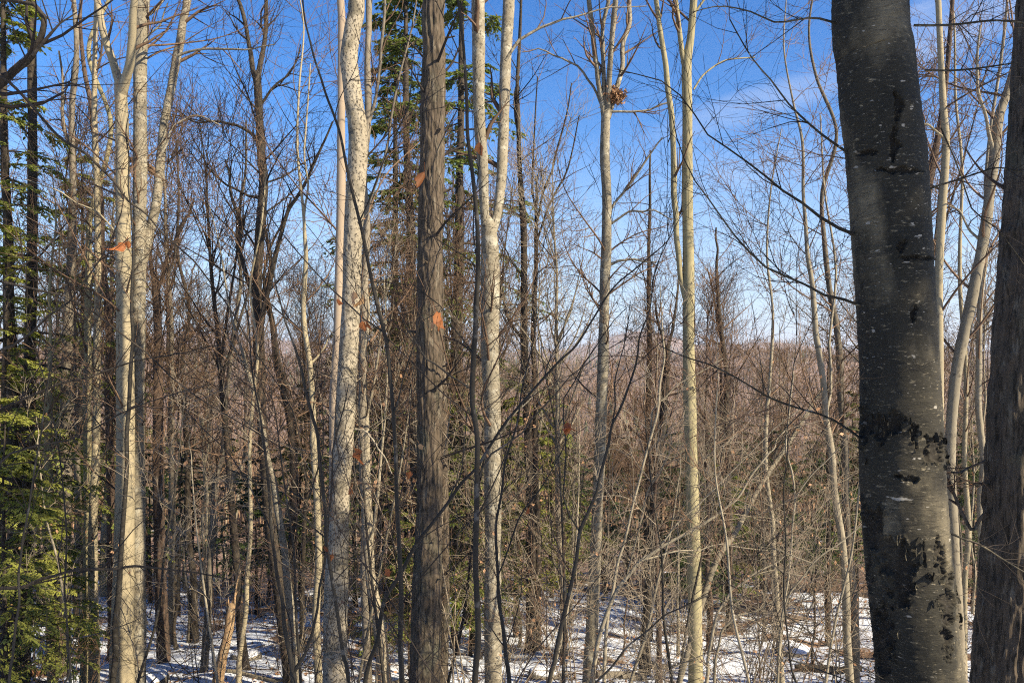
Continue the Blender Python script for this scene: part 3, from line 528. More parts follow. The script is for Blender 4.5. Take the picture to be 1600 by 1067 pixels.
traced('ash_tree', 'dark thin trunk right of the split pale trunk, foot hidden by green boughs', 'tree', G1, 18, 'dark', 'rough', [(810, 202, 7), (813, 280, 8), (818, 354, 10), (819, 450, 11), (819, 540, 12), (823, 620, 13), (826, 700, 14), (829, 800, 15), (830, 960, 17)],
       [[(811, 210, 5), (805, 180, 4), (812, 120, 3)], [(817, 530, 5), (795, 500, 5), (782, 440, 4), (775, 380, 3)]], nl=6, seed=47, up=4, twig='twig_dark')
traced('ash_tree', 'dark slender tree with many upswept arms between split pale trunk and nest tree', 'tree', G1, 18, 'dark', 'rough', [(838, 340, 6), (838, 400, 7), (835, 460, 8), (833, 540, 8), (836, 700, 9), (840, 960, 11)],
       [[(838, 350, 5), (846, 310, 4), (862, 270, 4), (880, 200, 3), (893, 130, 2)], [(838, 360, 4), (832, 300, 3.6), (834, 230, 3), (840, 120, 2)], [(838, 380, 4), (858, 320, 3.6), (885, 270, 3), (905, 180, 2)]], nl=8, seed=48, up=1, twig='twig_brown', ll=(.8, 2), tl=(.5, .98))
traced('maple_tree', 'slim pale trunk that parts into four upright stems around the leaf nest', 'tree', G1, 14, 'maple', 'patchy',
       [(947, 170, 14), (945, 243, 15), (948, 300, 15), (948, 354, 15), (945, 455, 16), (943, 540, 16), (938, 679, 17), (932, 831, 18), (927, 932, 19), (920, 1067, 22)],
       [[(944, 185, 8), (935, 130, 8), (930, 90, 8), (920, 0, 7), (915, -90, 5)], [(945, 180, 8), (943, 110, 7), (942, 40, 6), (943, -90, 5)], [(948, 180, 9), (952, 120, 9), (957, 50, 8), (962, 0, 8), (966, -90, 6)], [(950, 185, 8), (966, 130, 8), (973, 70, 7), (983, 0, 7), (988, -90, 5)],
        [(944, 172, 4), (930, 140, 4), (906, 106, 3.6), (880, 92, 3), (845, 76, 2.2), (815, 82, 1.6)], [(955, 350, 4), (985, 330, 3.4), (1020, 328, 2.6), (1050, 345, 1.8)], [(950, 415, 5), (965, 408, 4), (990, 405, 3.4), (1025, 410, 2.4)], [(952, 330, 4), (975, 300, 4), (1010, 250, 3), (1035, 215, 2)],
        [(955, 175, 4), (985, 175, 3.6), (1015, 172, 3), (1050, 160, 2)]],
       nl=8, tl=(.4, .75), up=0, seed=49, res=.03, na=22, short='nest tree', tw=(7, 5))
traced('poplar_tree', 'smooth olive-pale trunk with a thinner twin stem hugging its left side', 'tree', G1, 12, 'olive', 'smooth',
       [(1084, 0, 12), (1079, 60, 12), (1073, 101, 15), (1074, 177, 15), (1074, 304, 16), (1076, 430, 18), (1076, 540, 19), (1079, 679, 20), (1083, 831, 21), (1086, 957, 22), (1087, 1067, 24)],
       [[(1070, 465, 9), (1063, 430, 9), (1057, 370, 9), (1053, 304, 9), (1052, 230, 9), (1049, 177, 9), (1040, 101, 8), (1025, 0, 7), (1015, -90, 5)], [(1070, 110, 8), (1063, 60, 8), (1056, 0, 7), (1050, -90, 5)], [(1084, 140, 3), (1130, 96, 2.6), (1180, 90, 2)], [(1086, 20, 4), (1105, -5, 3), (1140, -40, 2)]],
       nl=5, tl=(.6, .95), seed=50, res=.03, na=26, short='olive twin poplar')
traced('ash_tree', 'dark trunk pair, left straight one, between nest tree and olive trunk', 'tree', G1, 19, 'dark', 'rough', [(1014, 430, 6), (1015, 527, 8), (1013, 640, 9), (1013, 760, 10), (1012, 900, 11)], nl=9, seed=51, up=3)
traced('ash_tree', 'dark trunk leaning right that forks high, just left of the olive trunk', 'tree', G1, 16, 'dark', 'rough', [(1043, 545, 8), (1038, 628, 11), (1030, 700, 12), (1022, 780, 13), (1015, 900, 14), (1009, 990, 15), (1007, 1056, 20)],
       [[(1043, 550, 6), (1050, 520, 5), (1056, 480, 4), (1062, 400, 3)], [(1042, 552, 5), (1033, 520, 4), (1024, 470, 3)]], nl=7, seed=52, up=0)
traced('beech_tree', 'slim pale beech with a thin twin, left of the huge dark trunk', 'tree', G1, 12, 'pale', 'smooth', [(1255, 300, 5), (1262, 400, 6), (1272, 480, 8), (1281, 560, 9), (1290, 650, 10), (1303, 760, 10), (1315, 840, 11), (1322, 930, 12), (1328, 1067, 13)],
       [[(1290, 650, 5), (1300, 600, 4), (1296, 527, 4), (1289, 304, 3), (1282, 180, 2)]], nl=10, seed=53, up=3, top=.3, ll=(.7, 1.9), na=16, short='slim beech')
traced('ash_tree', 'grey shaded trunk close behind the slim beech left of the huge dark trunk', 'tree', G1, 14, 'grey', 'rough', [(1285, 300, 6), (1296, 450, 8), (1312, 560, 10), (1320, 700, 11), (1326, 860, 12), (1336, 1067, 14)], nl=8, seed=54, up=4)
traced('ash_tree', 'thin pale trunk rising from the log on the snow toward the sky', 'tree', G1, 13, 'pale', 'rough', [(1203, 590, 5), (1198, 640, 6), (1196, 700, 7), (1202, 780, 7), (1208, 860, 8), (1214, 960, 9), (1221, 1067, 10)], nl=9, seed=55, up=4, top=.3, ll=(.6, 1.8))
traced('ash_tree', 'dark thin tree with sparse arms above the leaning pale log', 'tree', G1, 20, 'dark', 'rough', [(1120, 420, 5), (1128, 527, 7), (1135, 640, 8), (1138, 760, 9), (1140, 900, 10)], [[(1128, 530, 4), (1118, 480, 3), (1105, 420, 2)]], nl=9, seed=56, up=1)
traced('maple_tree', 'sunlit pale stem seen just past the right side of the huge dark trunk', 'tree', G1, 10, 'beech', 'smooth', [(1466, 0, 9), (1473, 152, 10), (1478, 228, 11), (1472, 329, 12), (1467, 430, 12), (1467, 540, 13), (1468, 700, 14), (1475, 900, 14), (1482, 1067, 16)],
       [[(1476, 232, 6), (1462, 290, 0.1)], [(1475, 215, 4), (1450, 195, 4), (1425, 190, 3)]][1:], nl=9, seed=57, na=18, short='sunlit right stem')
traced('maple_tree', 'pale crooked sunlit trunk leaning right, between huge and shaggy right trunks', 'tree', G1, 11, 'pale', 'rough', [(1588, 80, 9), (1575, 140, 12), (1560, 187, 14), (1553, 253, 15), (1540, 354, 15), (1526, 430, 16), (1510, 506, 16), (1498, 560, 16), (1489, 628, 16), (1484, 730, 16), (1490, 860, 17), (1500, 1067, 20)],
       [[(1543, 330, 6), (1552, 420, 0.1)], [(1553, 240, 7), (1540, 180, 5), (1527, 120, 4), (1532, 40, 3)], [(1535, 380, 5), (1515, 360, 4), (1500, 330, 3), (1480, 320, 2)]][1:], nl=10, seed=58, na=20, tw=(8, 6))
traced('ash_tree', 'thin pale stem, nearest left of the shaggy trunk at the right edge', 'tree', G1, 13, 'pale', 'rough', [(1548, 200, 5), (1540, 340, 6), (1534, 450, 7), (1530, 527, 8), (1529, 640, 9), (1531, 800, 9), (1536, 1067, 11)], nl=9, seed=59)
traced('ash_tree', 'thin sunlit stem halfway between the two thick dark right-hand trunks', 'tree', G1, 14, 'beech', 'smooth', [(1500, 380, 5), (1506, 527, 7), (1509, 640, 7), (1512, 800, 8), (1508, 900, 8), (1506, 1067, 10)], nl=9, seed=60, ll=(.7, 2))
traced('ash_tree', 'dark leaning trunk emerging from behind the huge dark trunk near the top', 'tree', G1, 14, 'red', 'rough', [(1478, 130, 7), (1468, 200, 9), (1455, 270, 11), (1446, 330, 12), (1436, 420, 12), (1425, 540, 13), (1420, 800, 15), (1420, 1000, 16)], nl=6, tl=(.5, .9), seed=61)
traced('oak_tree', 'thick ridged trunk cut by the right edge, dark left side and sunlit right', 'tree', None, 5.2, 'cedar', 'ridged',
       [(1632, 0, 74), (1624, 130, 75), (1618, 253, 76), (1609, 380, 77), (1598, 527, 80), (1593, 650, 84), (1590, 760, 88), (1584, 900, 92), (1575, 1067, 100)],
       [[(1560, 760, 4), (1520, 755, 3), (1490, 740, 2)], [(1540, 720, 4), (1500, 738, 3.4), (1470, 742, 2.6)], [(1540, 800, 6), (1520, 830, 6), (1490, 770, 5), (1475, 740, 3)]], nl=6, tl=(.3, .6), ll=(.5, 1.3), tw=(6, 5), twig='twig_brown', seed=62, res=.0085, na=170, rmin=.002, fine=(-2.4, 2.5), short='ridged right-edge oak')
# ---- near grey saplings with hanging dead leaves
R, Tn = 'leaf_rust', 'leaf_tan'
GS = 'near saplings crossing the view'
def sap(label, Y, tr, limbs=(), leaves=(), seed=1, nl=7, mat='stem_grey', **k):
    tr = [(a, b_, c_*.82) for a, b_, c_ in tr]; limbs = [[(a, b_, c_*.82) for a, b_, c_ in l] for l in limbs]
    kw = dict(nl=nl+3, tl=(.2, .97), ll=(.45, 1.3), tw=(4, 3), twig='twig_dark', seed=seed, up=.8, top=.3, res=.02, na=10, stem='stem', rmin=.0015, leaves=leaves, ang=(25, 55)); kw.update(k)
    return traced('sapling', label, 'sapling', GS, Y, mat, 'smooth', tr, limbs, **kw)
sap('dark sapling arching up left of the shaggy trunk, tan and rust leaves hanging on it', 3.2, [(470, -30, 3), (476, 30, 3.4), (491, 91, 4), (510, 150, 4.6), (532, 212, 5), (553, 310, 6), (577, 420, 6.5), (603, 531, 7), (615, 653, 7.4), (620, 780, 8), (627, 932, 9), (628, 1067, 10)],
    [[(601, 520, 4), (575, 503, 3.6), (552, 487, 3), (531, 463, 2.6), (480, 410, 2.4), (430, 350, 2), (370, 250, 1.6), (330, 130, 1.2)], [(614, 650, 3.4), (630, 590, 3), (655, 510, 2.6), (675, 430, 2), (690, 380, 1.4)], [(560, 350, 3), (600, 250, 2.4), (640, 160, 2), (650, 60, 1.4)]],
    [(529, 478, 20, R), (552, 472, 34, Tn), (566, 476, 26, Tn), (573, 515, 24, R), (566, 512, 20, R), (610, 540, 18, Tn), (603, 897, 18, R), (640, 745, 17, R), (548, 770, 17, R)], seed=71)
sap('tall grey sapling just left of the split pale trunk, rust leaf near its top', 3.0, [(712, -40, 4), (716, 0, 5), (729, 152, 6), (739, 278, 7), (747, 405, 8), (742, 527, 9), (738, 628, 9), (746, 690, 9), (745, 770, 10), (744, 831, 10), (745, 930, 11), (742, 1067, 12)],
    [[(739, 610, 4), (700, 585, 3.4), (665, 560, 3), (640, 520, 2), (615, 470, 1.4)], [(744, 760, 4.6), (760, 715, 4), (790, 695, 3.6), (817, 675, 3), (845, 640, 2.6), (894, 584, 2), (935, 554, 1.8), (1012, 500, 1.4)], [(741, 500, 3), (748, 430, 2.4), (740, 330, 2), (752, 220, 1.4)], [(729, 150, 2.4), (700, 200, 2), (675, 270, 1.6), (660, 330, 1.2)], [(743, 560, 3), (715, 520, 2.4), (690, 480, 2), (640, 440, 1.4)]],
    [(748, 236, 26, R), (664, 285, 34, R), (682, 505, 36, R), (690, 512, 20, R), (672, 512, 16, Tn), (655, 700, 14, Tn)], seed=72)
sap('long slanting grey stem rising from lower centre and crossing the split trunk', 3.6, [(1040, 380, 2), (958, 450, 3), (900, 540, 4), (850, 590, 4.4), (790, 660, 5), (745, 730, 6), (700, 785, 6.4), (650, 850, 7), (600, 940, 7.4), (570, 1067, 8)],
    [[(850, 592, 2.6), (870, 540, 2), (900, 500, 1.6)], [(700, 785, 3), (720, 740, 2.4), (730, 640, 2)]], seed=73, up=.3, nl=6)
sap('thin grey sapling curving past the speckled white trunk foot', 3.4, [(430, 440, 2.4), (445, 500, 3.4), (471, 578, 5), (482, 628, 5.6), (496, 679, 6), (504, 760, 6.4), (509, 840, 6.6), (518, 900, 7), (532, 993, 7.4), (545, 1067, 8)],
    [[(500, 720, 3), (480, 780, 2.4), (440, 760, 2), (400, 740, 1.6)], [(509, 840, 3), (470, 800, 3), (420, 770, 2.4), (350, 730, 2)]], [(560, 718, 26, R), (553, 712, 24, R), (512, 858, 16, R), (519, 872, 14, R)], seed=74)
sap('dark forked sapling with a wishbone foot in front of the snow, left of centre', 4.6, [(392, 560, 3), (405, 640, 4), (418, 740, 5), (424, 830, 6), (433, 900, 6.5), (444, 975, 8), (455, 1030, 10), (460, 1080, 12)],
    [[(459, 1050, 8), (470, 1030, 7), (481, 1015, 6), (495, 960, 5), (503, 900, 4.6), (512, 820, 4), (520, 700, 3), (545, 600, 2)], [(424, 830, 3), (390, 760, 2.6), (350, 700, 2), (290, 640, 1.6)]], seed=75, nl=9, ll=(.5, 1.3), tw=(5, 3))
sap('dark sapling sweeping up right between the split pale trunk and the nest tree', 4.4, [(1016, 480, 2.4), (999, 528, 3.4), (993, 571, 4), (978, 616, 4.6), (956, 665, 5), (944, 720, 6), (932, 770, 6.5), (906, 831, 7), (888, 932, 8), (870, 1010, 8.6), (858, 1067, 9)],
    [[(956, 665, 3), (960, 600, 2.6), (975, 540, 2), (985, 470, 1.4)], [(906, 831, 3.4), (880, 780, 3), (879, 631, 2.4), (905, 580, 2.2), (940, 528, 2), (980, 480, 1.4)]], [(886, 672, 26, R), (889, 676, 20, R), (826, 800, 14, R)], seed=76, nl=9, ll=(.5, 1.2), tw=(5, 4))
sap('grey curved stem at the lower centre, left of the sweeping dark sapling', 5, [(835, 520, 2), (815, 610, 3), (790, 720, 4), (775, 820, 5), (778, 900, 6), (786, 980, 7.6), (796, 1067, 9)],
    [[(778, 900, 3), (800, 840, 3), (840, 770, 2.6), (880, 700, 2), (900, 640, 1.4)]], seed=77, nl=8, tw=(5, 4))
sap('very thin dark sapling wand near the lower left edge before the boughs', 4, [(75, 600, 2), (64, 680, 3), (50, 760, 3.6), (36, 840, 4), (29, 900, 4), (24, 980, 4.4), (14, 1067, 5)], [[(50, 760, 2.4), (70, 700, 2), (105, 640, 1.6), (160, 600, 1)]], seed=78, nl=6)
sap('thin dark wand leaning over the slim pale pair at lower left', 4.4, [(60, 560, 1.6), (90, 690, 2.4), (101, 790, 3), (103, 880, 3.4), (104, 960, 3.6), (110, 1040, 4), (100, 1080, 4.6)], [[(104, 1000, 2.6), (150, 990, 2), (210, 970, 1.6)]], seed=79, nl=7)
sap('dark wand in front of the leaning pale stem left of the huge trunk', 4, [(1232, 640, 1.6), (1225, 760, 2.4), (1228, 850, 3), (1226, 950, 3.4), (1236, 1040, 4), (1250, 1090, 5)], [[(1232, 1030, 3), (1290, 1050, 2.4), (1350, 1075, 2)], [(1226, 960, 2.6), (1280, 1000, 2.2), (1380, 1060, 2)], [(1228, 900, 2), (1180, 850, 1.6), (1120, 830, 1)]], seed=80, nl=8)
sap('dark straight wand crossing the nest tree diagonally near its foot', 4, [(1180, 960, 1.6), (1110, 930, 2), (1040, 960, 2.6), (980, 1010, 3.4), (930, 1067, 4.4), (905, 1100, 5)], seed=81, nl=7, up=.1)
# pale arching beech stems low on the right
GP = 'pale arching stems over the snow'
def pale(label, Y, tr, limbs=(), seed=1, **k):
    tr = [(a, b_, c_*.72) for a, b_, c_ in tr]; limbs = [[(a, b_, c_*.72) for a, b_, c_ in l] for l in limbs]
    kw = dict(nl=8, tl=(.2, .95), ll=(.5, 1.3), tw=(5, 4), twig='twig_pale', seed=seed, up=.4, top=.3, res=.03, na=8, stem='stem', rmin=.0022, ang=(25, 60)); kw.update(k)
    return traced('sapling', label, 'sapling', GP, Y, 'pale', 'smooth', tr, limbs, **kw)
pale('pale thin sapling arching steeply from the brush to right of nest tree', 9, [(1034, 500, 3), (1038, 560, 4), (1028, 640, 5), (1012, 700, 5.6), (998, 755, 6), (982, 820, 6), (965, 880, 7), (950, 960, 8), (944, 1067, 9)], [[(1010, 705, 3), (1020, 640, 3), (1060, 600, 2.6), (1130, 560, 2)]], 91)
pale('pale sapling bending far right in a fan of arms across the olive trunk', 8, [(1210, 700, 3), (1195, 716, 4), (1155, 775, 5), (1120, 805, 5.6), (1084, 828, 6), (1040, 850, 6.6), (1000, 876, 7), (965, 920, 8), (935, 1000, 9), (925, 1067, 10)],
     [[(1030, 855, 4), (1060, 815, 3.4), (1110, 770, 3), (1180, 700, 2.4), (1250, 640, 2)], [(1000, 876, 4), (1060, 860, 3.4), (1120, 850, 3), (1200, 860, 2)], [(980, 895, 4), (1000, 820, 3.4), (1015, 760, 3), (1050, 680, 2)]], 92, nl=10)
pale('pale curved sapling leaning right over the snow, nearest the olive trunk', 9, [(1215, 878, 3), (1180, 895, 4.4), (1144, 922, 5.4), (1122, 955, 6), (1114, 985, 6.6), (1106, 1030, 7), (1104, 1067, 8)], [[(1172, 900, 3), (1215, 890, 2.6), (1260, 900, 2)]], 93)
pale('low pale branchy sapling fanning out above the fallen log', 8.6, [(1205, 940, 2.6), (1180, 955, 4), (1150, 962, 4.6), (1128, 985, 5), (1118, 1030, 6), (1116, 1067, 7)], [[(1150, 962, 3), (1180, 970, 3), (1205, 985, 2)]], 94)
pale('white thin crooked stem standing on the snow left of slim beech', 10, [(1238, 600, 3), (1228, 700, 4), (1242, 780, 4), (1236, 860, 4.6), (1226, 940, 5), (1220, 1000, 5.6), (1214, 1067, 6)], [[(1240, 790, 3), (1270, 740, 2.6), (1310, 700, 2)]], 95)
pale('pale spreading stem reaching over the snow toward the huge dark trunk', 8, [(1345, 820, 2.4), (1310, 850, 3.4), (1270, 880, 4), (1235, 925, 4.6), (1222, 960, 5), (1215, 1067, 7)], [[(1270, 880, 3), (1220, 860, 2.6), (1170, 850, 2)]], 96, nl=10)
for i, (x0, x1) in enumerate([(640, 700), (600, 555), (860, 905), (470, 430), (340, 300), (1060, 1130), (1170, 1120), (700, 760), (1290, 1350), (880, 850), (985, 1060), (1050, 1010), (560, 640), (215, 285), (110, 60)]):
    rg = np.random.default_rng(300+i); Yk = rg.uniform(7, 12); top_ = rg.uniform(560, 760)
    words = ['right of shaggy cedar, leaning right', 'at the foot of speckled birch', 'left of the nest tree, leaning right', 'below the thin crooked beech', 'beside the broken snag', 'across the foot of olive trunk', 'leaning left toward the olive trunk', 'between shaggy cedar and split maple',
             'leaning right toward the huge trunk', 'leaning left in the central brush', 'right of the nest tree foot', 'between nest tree and olive trunk', 'right of the speckled birch foot', 'right of the pale beech pair foot', 'below the green boughs at left'][i]
    pale('thin bare sapling '+words, Yk, [(x1, top_, 2), ((x0+x1)/2+rg.uniform(-14, 14), (top_+1067)/2, 3.4), (x0, 1067, 5)], [], 310+i, nl=14, tw=(6, 5), mat=None) if False else traced('sapling', 'thin bare sapling '+words, 'sapling', GP, Yk, 'stem_grey' if i % 2 else 'pale', 'smooth',
          [(x1, top_, 2), ((x0+x1)/2+rg.uniform(-14, 14), (top_+1067)/2, 3.6), (x0, 1067, 5)], [], nl=14, tl=(.15, .95), ll=(.6, 1.6), tw=(6, 5), twig='twig_pale' if i % 3 else 'twig_brown', seed=310+i, up=.5, top=.3, res=.05, na=8, stem='stem', rmin=.0025, ang=(25, 65), wand=.16)

# ---- tree standing just outside the left edge; its limbs cross the view
traced('maple_tree', 'dark limbs crossing the left edge from a maple standing just out of view', 'tree', None, 4.2, 'dark', 'rough', [(-190, 0, 60), (-185, 500, 64), (-180, 1067, 70)],
       [[(-160, 230, 15), (-60, 165, 14), (0, 132, 13), (46, 91, 12), (64, 60, 10), (70, 30, 8), (55, 8, 6), (20, 2, 5), (-30, -10, 4)], [(50, 88, 6), (75, 58, 5), (95, 36, 3), (120, 20, 2)],
        [(-160, 960, 7), (-60, 935, 6), (0, 919, 5.6), (40, 916, 5.4), (86, 899, 5), (147, 889, 4.4), (207, 884, 3.6), (278, 891, 2.6), (360, 905, 1.8)],
        [(-160, 20, 7), (0, 120, 5), (70, 190, 4.4), (131, 238, 4), (180, 286, 3.6), (228, 334, 3), (283, 390, 2.6), (324, 435, 2.4), (370, 500, 2), (420, 580, 1.6), (470, 690, 1.2)],
        [(-160, 640, 6), (-40, 560, 4.4), (40, 528, 4), (110, 470, 3), (160, 400, 2), (190, 330, 1.4)], [(-160, 760, 6), (-20, 650, 4.4), (90, 600, 3.6), (150, 586, 3), (230, 560, 2), (330, 540, 1.4)], [(-160, 420, 5), (0, 440, 4), (120, 470, 3), (240, 560, 2.4), (340, 640, 2), (440, 700, 1.4)],
        [(-160, 900, 5), (0, 720, 3.4), (100, 690, 2.6), (200, 640, 2), (330, 600, 1.4)]],
       nl=0, tw=(7, 4), twig='twig_dark', seed=97, up=6, na=24, rmin=.0014, leaves=[(193, 394, 30, R), (200, 385, 16, R)], short='left edge maple')

# ---- leaf nest
def nest():
    rng = np.random.default_rng(5); c = P(958, 150, 14); root_ = c+np.array([0, 0, -.12]); Vs, Qs, off = [], [], 0
    for k in range(520):
        d = nrm(rng.normal(size=3)); p = d*np.array([.17, .16, .12])*(rng.uniform(.5, 1.05) if k < 380 else rng.uniform(1., 1.6)); s = rng.uniform(.05, .10); a = nrm(rng.normal(size=3)); b = nrm(np.cross(a, rng.normal(size=3)))
        Vs += [p-a*s*.5, p+b*s*.28, p+a*s*.5+np.cross(a, b)*s*.2, p-b*s*.28]; Qs.append((off, off+1, off+2, off+3)); off += 4
    o = thing('leaf_nest', 'brown ball-shaped nest of dead leaves lodged in the fork of nest tree', 'nest', root_)
    obj('leaf_shell', mesh('leaf_shell', np.array(Vs)+c-root_, Qs, smooth=False), M['leaf_litter'], o, kind='stuff')
    st, sr = grow(np.array([[[-.2, 0, 0.02], [0, 0, .05], [.2, 0, .02]]]), np.full((1, 3), .01), 44, rng, t=(0, 1), ln=(.2, .55), ang=(20, 90), P2=4, rmin=.003)
    V, Qd = tubes([(st, sr, 3)]); obj('nest_sticks', mesh('nest_sticks', V+c-root_, Qd), M['twig_dark'], o, kind='stuff')
nest()

# ------------------------------------------------------------------ hemlocks
def hemlock(h, crown0, rad, nb, rng, mats=('dark', 'needle'), dens=1., leaf=.055):
    """returns trunk mesh, limbs mesh, needles mesh (local, base at 0)"""
    n = 12; z = np.linspace(0, h, n); ctr = np.stack([np.cumsum(rng.normal(size=n)*.02*h/10), np.cumsum(rng.normal(size=n)*.02*h/10), z, (.011*h)*(1-.93*z/h)], -1)
    Vt, Qt, _, _ = trunk(ctr, max(.08, h/120), 12, 'rough', int(rng.integers(1000)))
    tp = ctr[None, :, :3]; tr = ctr[None, :, 3]
    t = rng.uniform(crown0, .995, nb); t = np.sort(t); p0, _, r0 = at(tp, tr, np.zeros(nb, int), t)
    az = np.arange(nb)*2.4+rng.normal(size=nb)*.4; Lb = rad*(1-((t-crown0)/(1-crown0))**1.15)*rng.uniform(.65, 1.15, nb)+.15
    d = np.stack([np.cos(az), np.sin(az), rng.uniform(.0, .35, nb)], -1); d = nrm(d); B = np.zeros((nb, 8, 3)); B[:, 0] = p0
    for k in range(1, 8):
        d = nrm(d+np.array([0, 0, -.07])+rng.normal(size=(nb, 3))*.06); B[:, k] = B[:, k-1]+d*(Lb/7)[:, None]
    BR = np.clip(r0*.3, .006, .05)[:, None]*(1-.85*np.linspace(0, 1, 8)[None])
    # flat side sprays
    ns = int(19*dens); idx = np.repeat(np.arange(nb), ns); tt = rng.uniform(.18, 1, nb*ns); p1, tan, r1 = at(B, BR, idx, tt)
    side = np.sign(rng.uniform(-1, 1, nb*ns)); hz = nrm(np.cross(tan, np.array([0, 0, 1.]))); a = np.radians(rng.uniform(30, 65, nb*ns))[:, None]
    sd = nrm(tan*np.cos(a)+hz*side[:, None]*np.sin(a)+np.array([0, 0, -.08])+rng.normal(size=(nb*ns, 3))*.08)
    Ls = Lb[idx]*rng.uniform(.18, .38, nb*ns)*(1.15-tt*.5)+.08; S = np.zeros((nb*ns, 5, 3)); S[:, 0] = p1
    for k in range(1, 5):
        sd = nrm(sd+np.array([0, 0, -.08])+rng.normal(size=sd.shape)*.05); S[:, k] = S[:, k-1]+sd*(Ls/4)[:, None]
    SR = np.full((nb*ns, 5), .003); Vb, Qb = tubes([(B, BR, 4), (S, SR, 3)])
    # leaflets along the sprays
    nlf = int(26*dens); M1 = nb*ns; idx = np.repeat(np.arange(M1), nlf); tt = rng.uniform(.05, 1, M1*nlf); p2, tn, _ = at(S, SR, idx, tt)
    side = np.sign(rng.uniform(-1, 1, len(idx)))[:, None]; hz = nrm(np.cross(tn, np.array([0, 0, 1.]))); a = np.radians(rng.uniform(20, 70, len(idx)))[:, None]
    ld = nrm(tn*np.cos(a)+hz*side*np.sin(a)+np.array([0, 0, -.15])+rng.normal(size=p2.shape)*.16); wdv = nrm(np.cross(ld, np.array([0, 0, 1.])+rng.normal(size=p2.shape)*.35))
    ll = (rng.uniform(.6, 1.4, len(idx))*leaf)[:, None]; ww = ll*.22
    q = np.stack([p2, p2+ld*ll*.4+wdv*ww, p2+ld*ll, p2+ld*ll*.4-wdv*ww], 1); Vn = q.reshape(-1, 3); Qn = np.arange(len(Vn)).reshape(-1, 4)
    return mesh('trunk', Vt, Qt), mesh('limbs', Vb, Qb), mesh('needles', Vn, Qn, smooth=False)
HP = []
for i, (h, c0, r_, nb, dn, lf) in enumerate([(13, .32, 2.3, 80, 1.0, .085), (5, .24, 1.5, 56, 1.0, .062), (16, .15, 2.4, 84, .86, .09), (7, .16, 1.7, 54, .95, .08), (20, .42, 3.0, 90, .8, .12)]):
    HP.append((h, hemlock(h, c0, r_, nb, np.random.default_rng(500+i), dens=dn, leaf=lf)))
NEED = {}
def place_hemlock(label, px, Y, k, s, nm='needle', rz=0, group='hemlocks', sink=0, name='hemlock_tree', x=None):
    h, (a, b, c) = HP[k]; x = (px-800)/F*Y if x is None else x; g = gz1(x, Y)
    key = (k, nm)
    if key not in NEED:
        c2 = c if nm == 'needle' else c.copy(); c2.materials.clear(); c2.materials.append(M[nm]); NEED[key] = c2
    t = thing(name, label, 'tree', (x, Y, g-.05-sink), group, rz); t.scale = (s, s, s)
    obj('trunk', a, M['dark'], t); obj('limbs', b, M['twig_dark'], t, kind='stuff'); obj('needles', NEED[key], None, t, kind='stuff')
    return t
HL = 'hemlocks at the left edge'
place_hemlock('tall green hemlock with feathery boughs filling the upper left', 24, 14.5, 2, .95, rz=.3, group=HL)
place_hemlock('green hemlock whose boughs reach right over the slim pale pair', 122, 19, 0, .92, rz=1.7, group=HL)
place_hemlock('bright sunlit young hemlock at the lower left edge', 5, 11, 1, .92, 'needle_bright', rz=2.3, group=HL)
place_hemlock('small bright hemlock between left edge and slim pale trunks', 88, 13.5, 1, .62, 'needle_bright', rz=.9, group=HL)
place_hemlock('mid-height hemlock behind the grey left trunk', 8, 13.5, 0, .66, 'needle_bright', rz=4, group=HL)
HC = 'dark hemlocks in the centre'
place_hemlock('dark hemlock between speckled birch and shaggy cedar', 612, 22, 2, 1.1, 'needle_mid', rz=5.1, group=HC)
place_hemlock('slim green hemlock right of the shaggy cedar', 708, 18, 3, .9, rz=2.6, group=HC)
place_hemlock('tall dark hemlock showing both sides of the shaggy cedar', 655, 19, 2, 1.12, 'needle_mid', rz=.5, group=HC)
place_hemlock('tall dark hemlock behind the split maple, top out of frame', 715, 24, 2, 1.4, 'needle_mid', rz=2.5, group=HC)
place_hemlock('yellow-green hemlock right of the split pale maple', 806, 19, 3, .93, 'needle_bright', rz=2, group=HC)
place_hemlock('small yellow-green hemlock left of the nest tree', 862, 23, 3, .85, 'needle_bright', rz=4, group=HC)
place_hemlock('second green hemlock lower down between split maple and nest tree', 860, 30, 3, 1.15, rz=5, group=HC)
place_hemlock('green hemlock filling the gap left of the speckled birch', 470, 24, 3, .95, rz=1, group=HC)
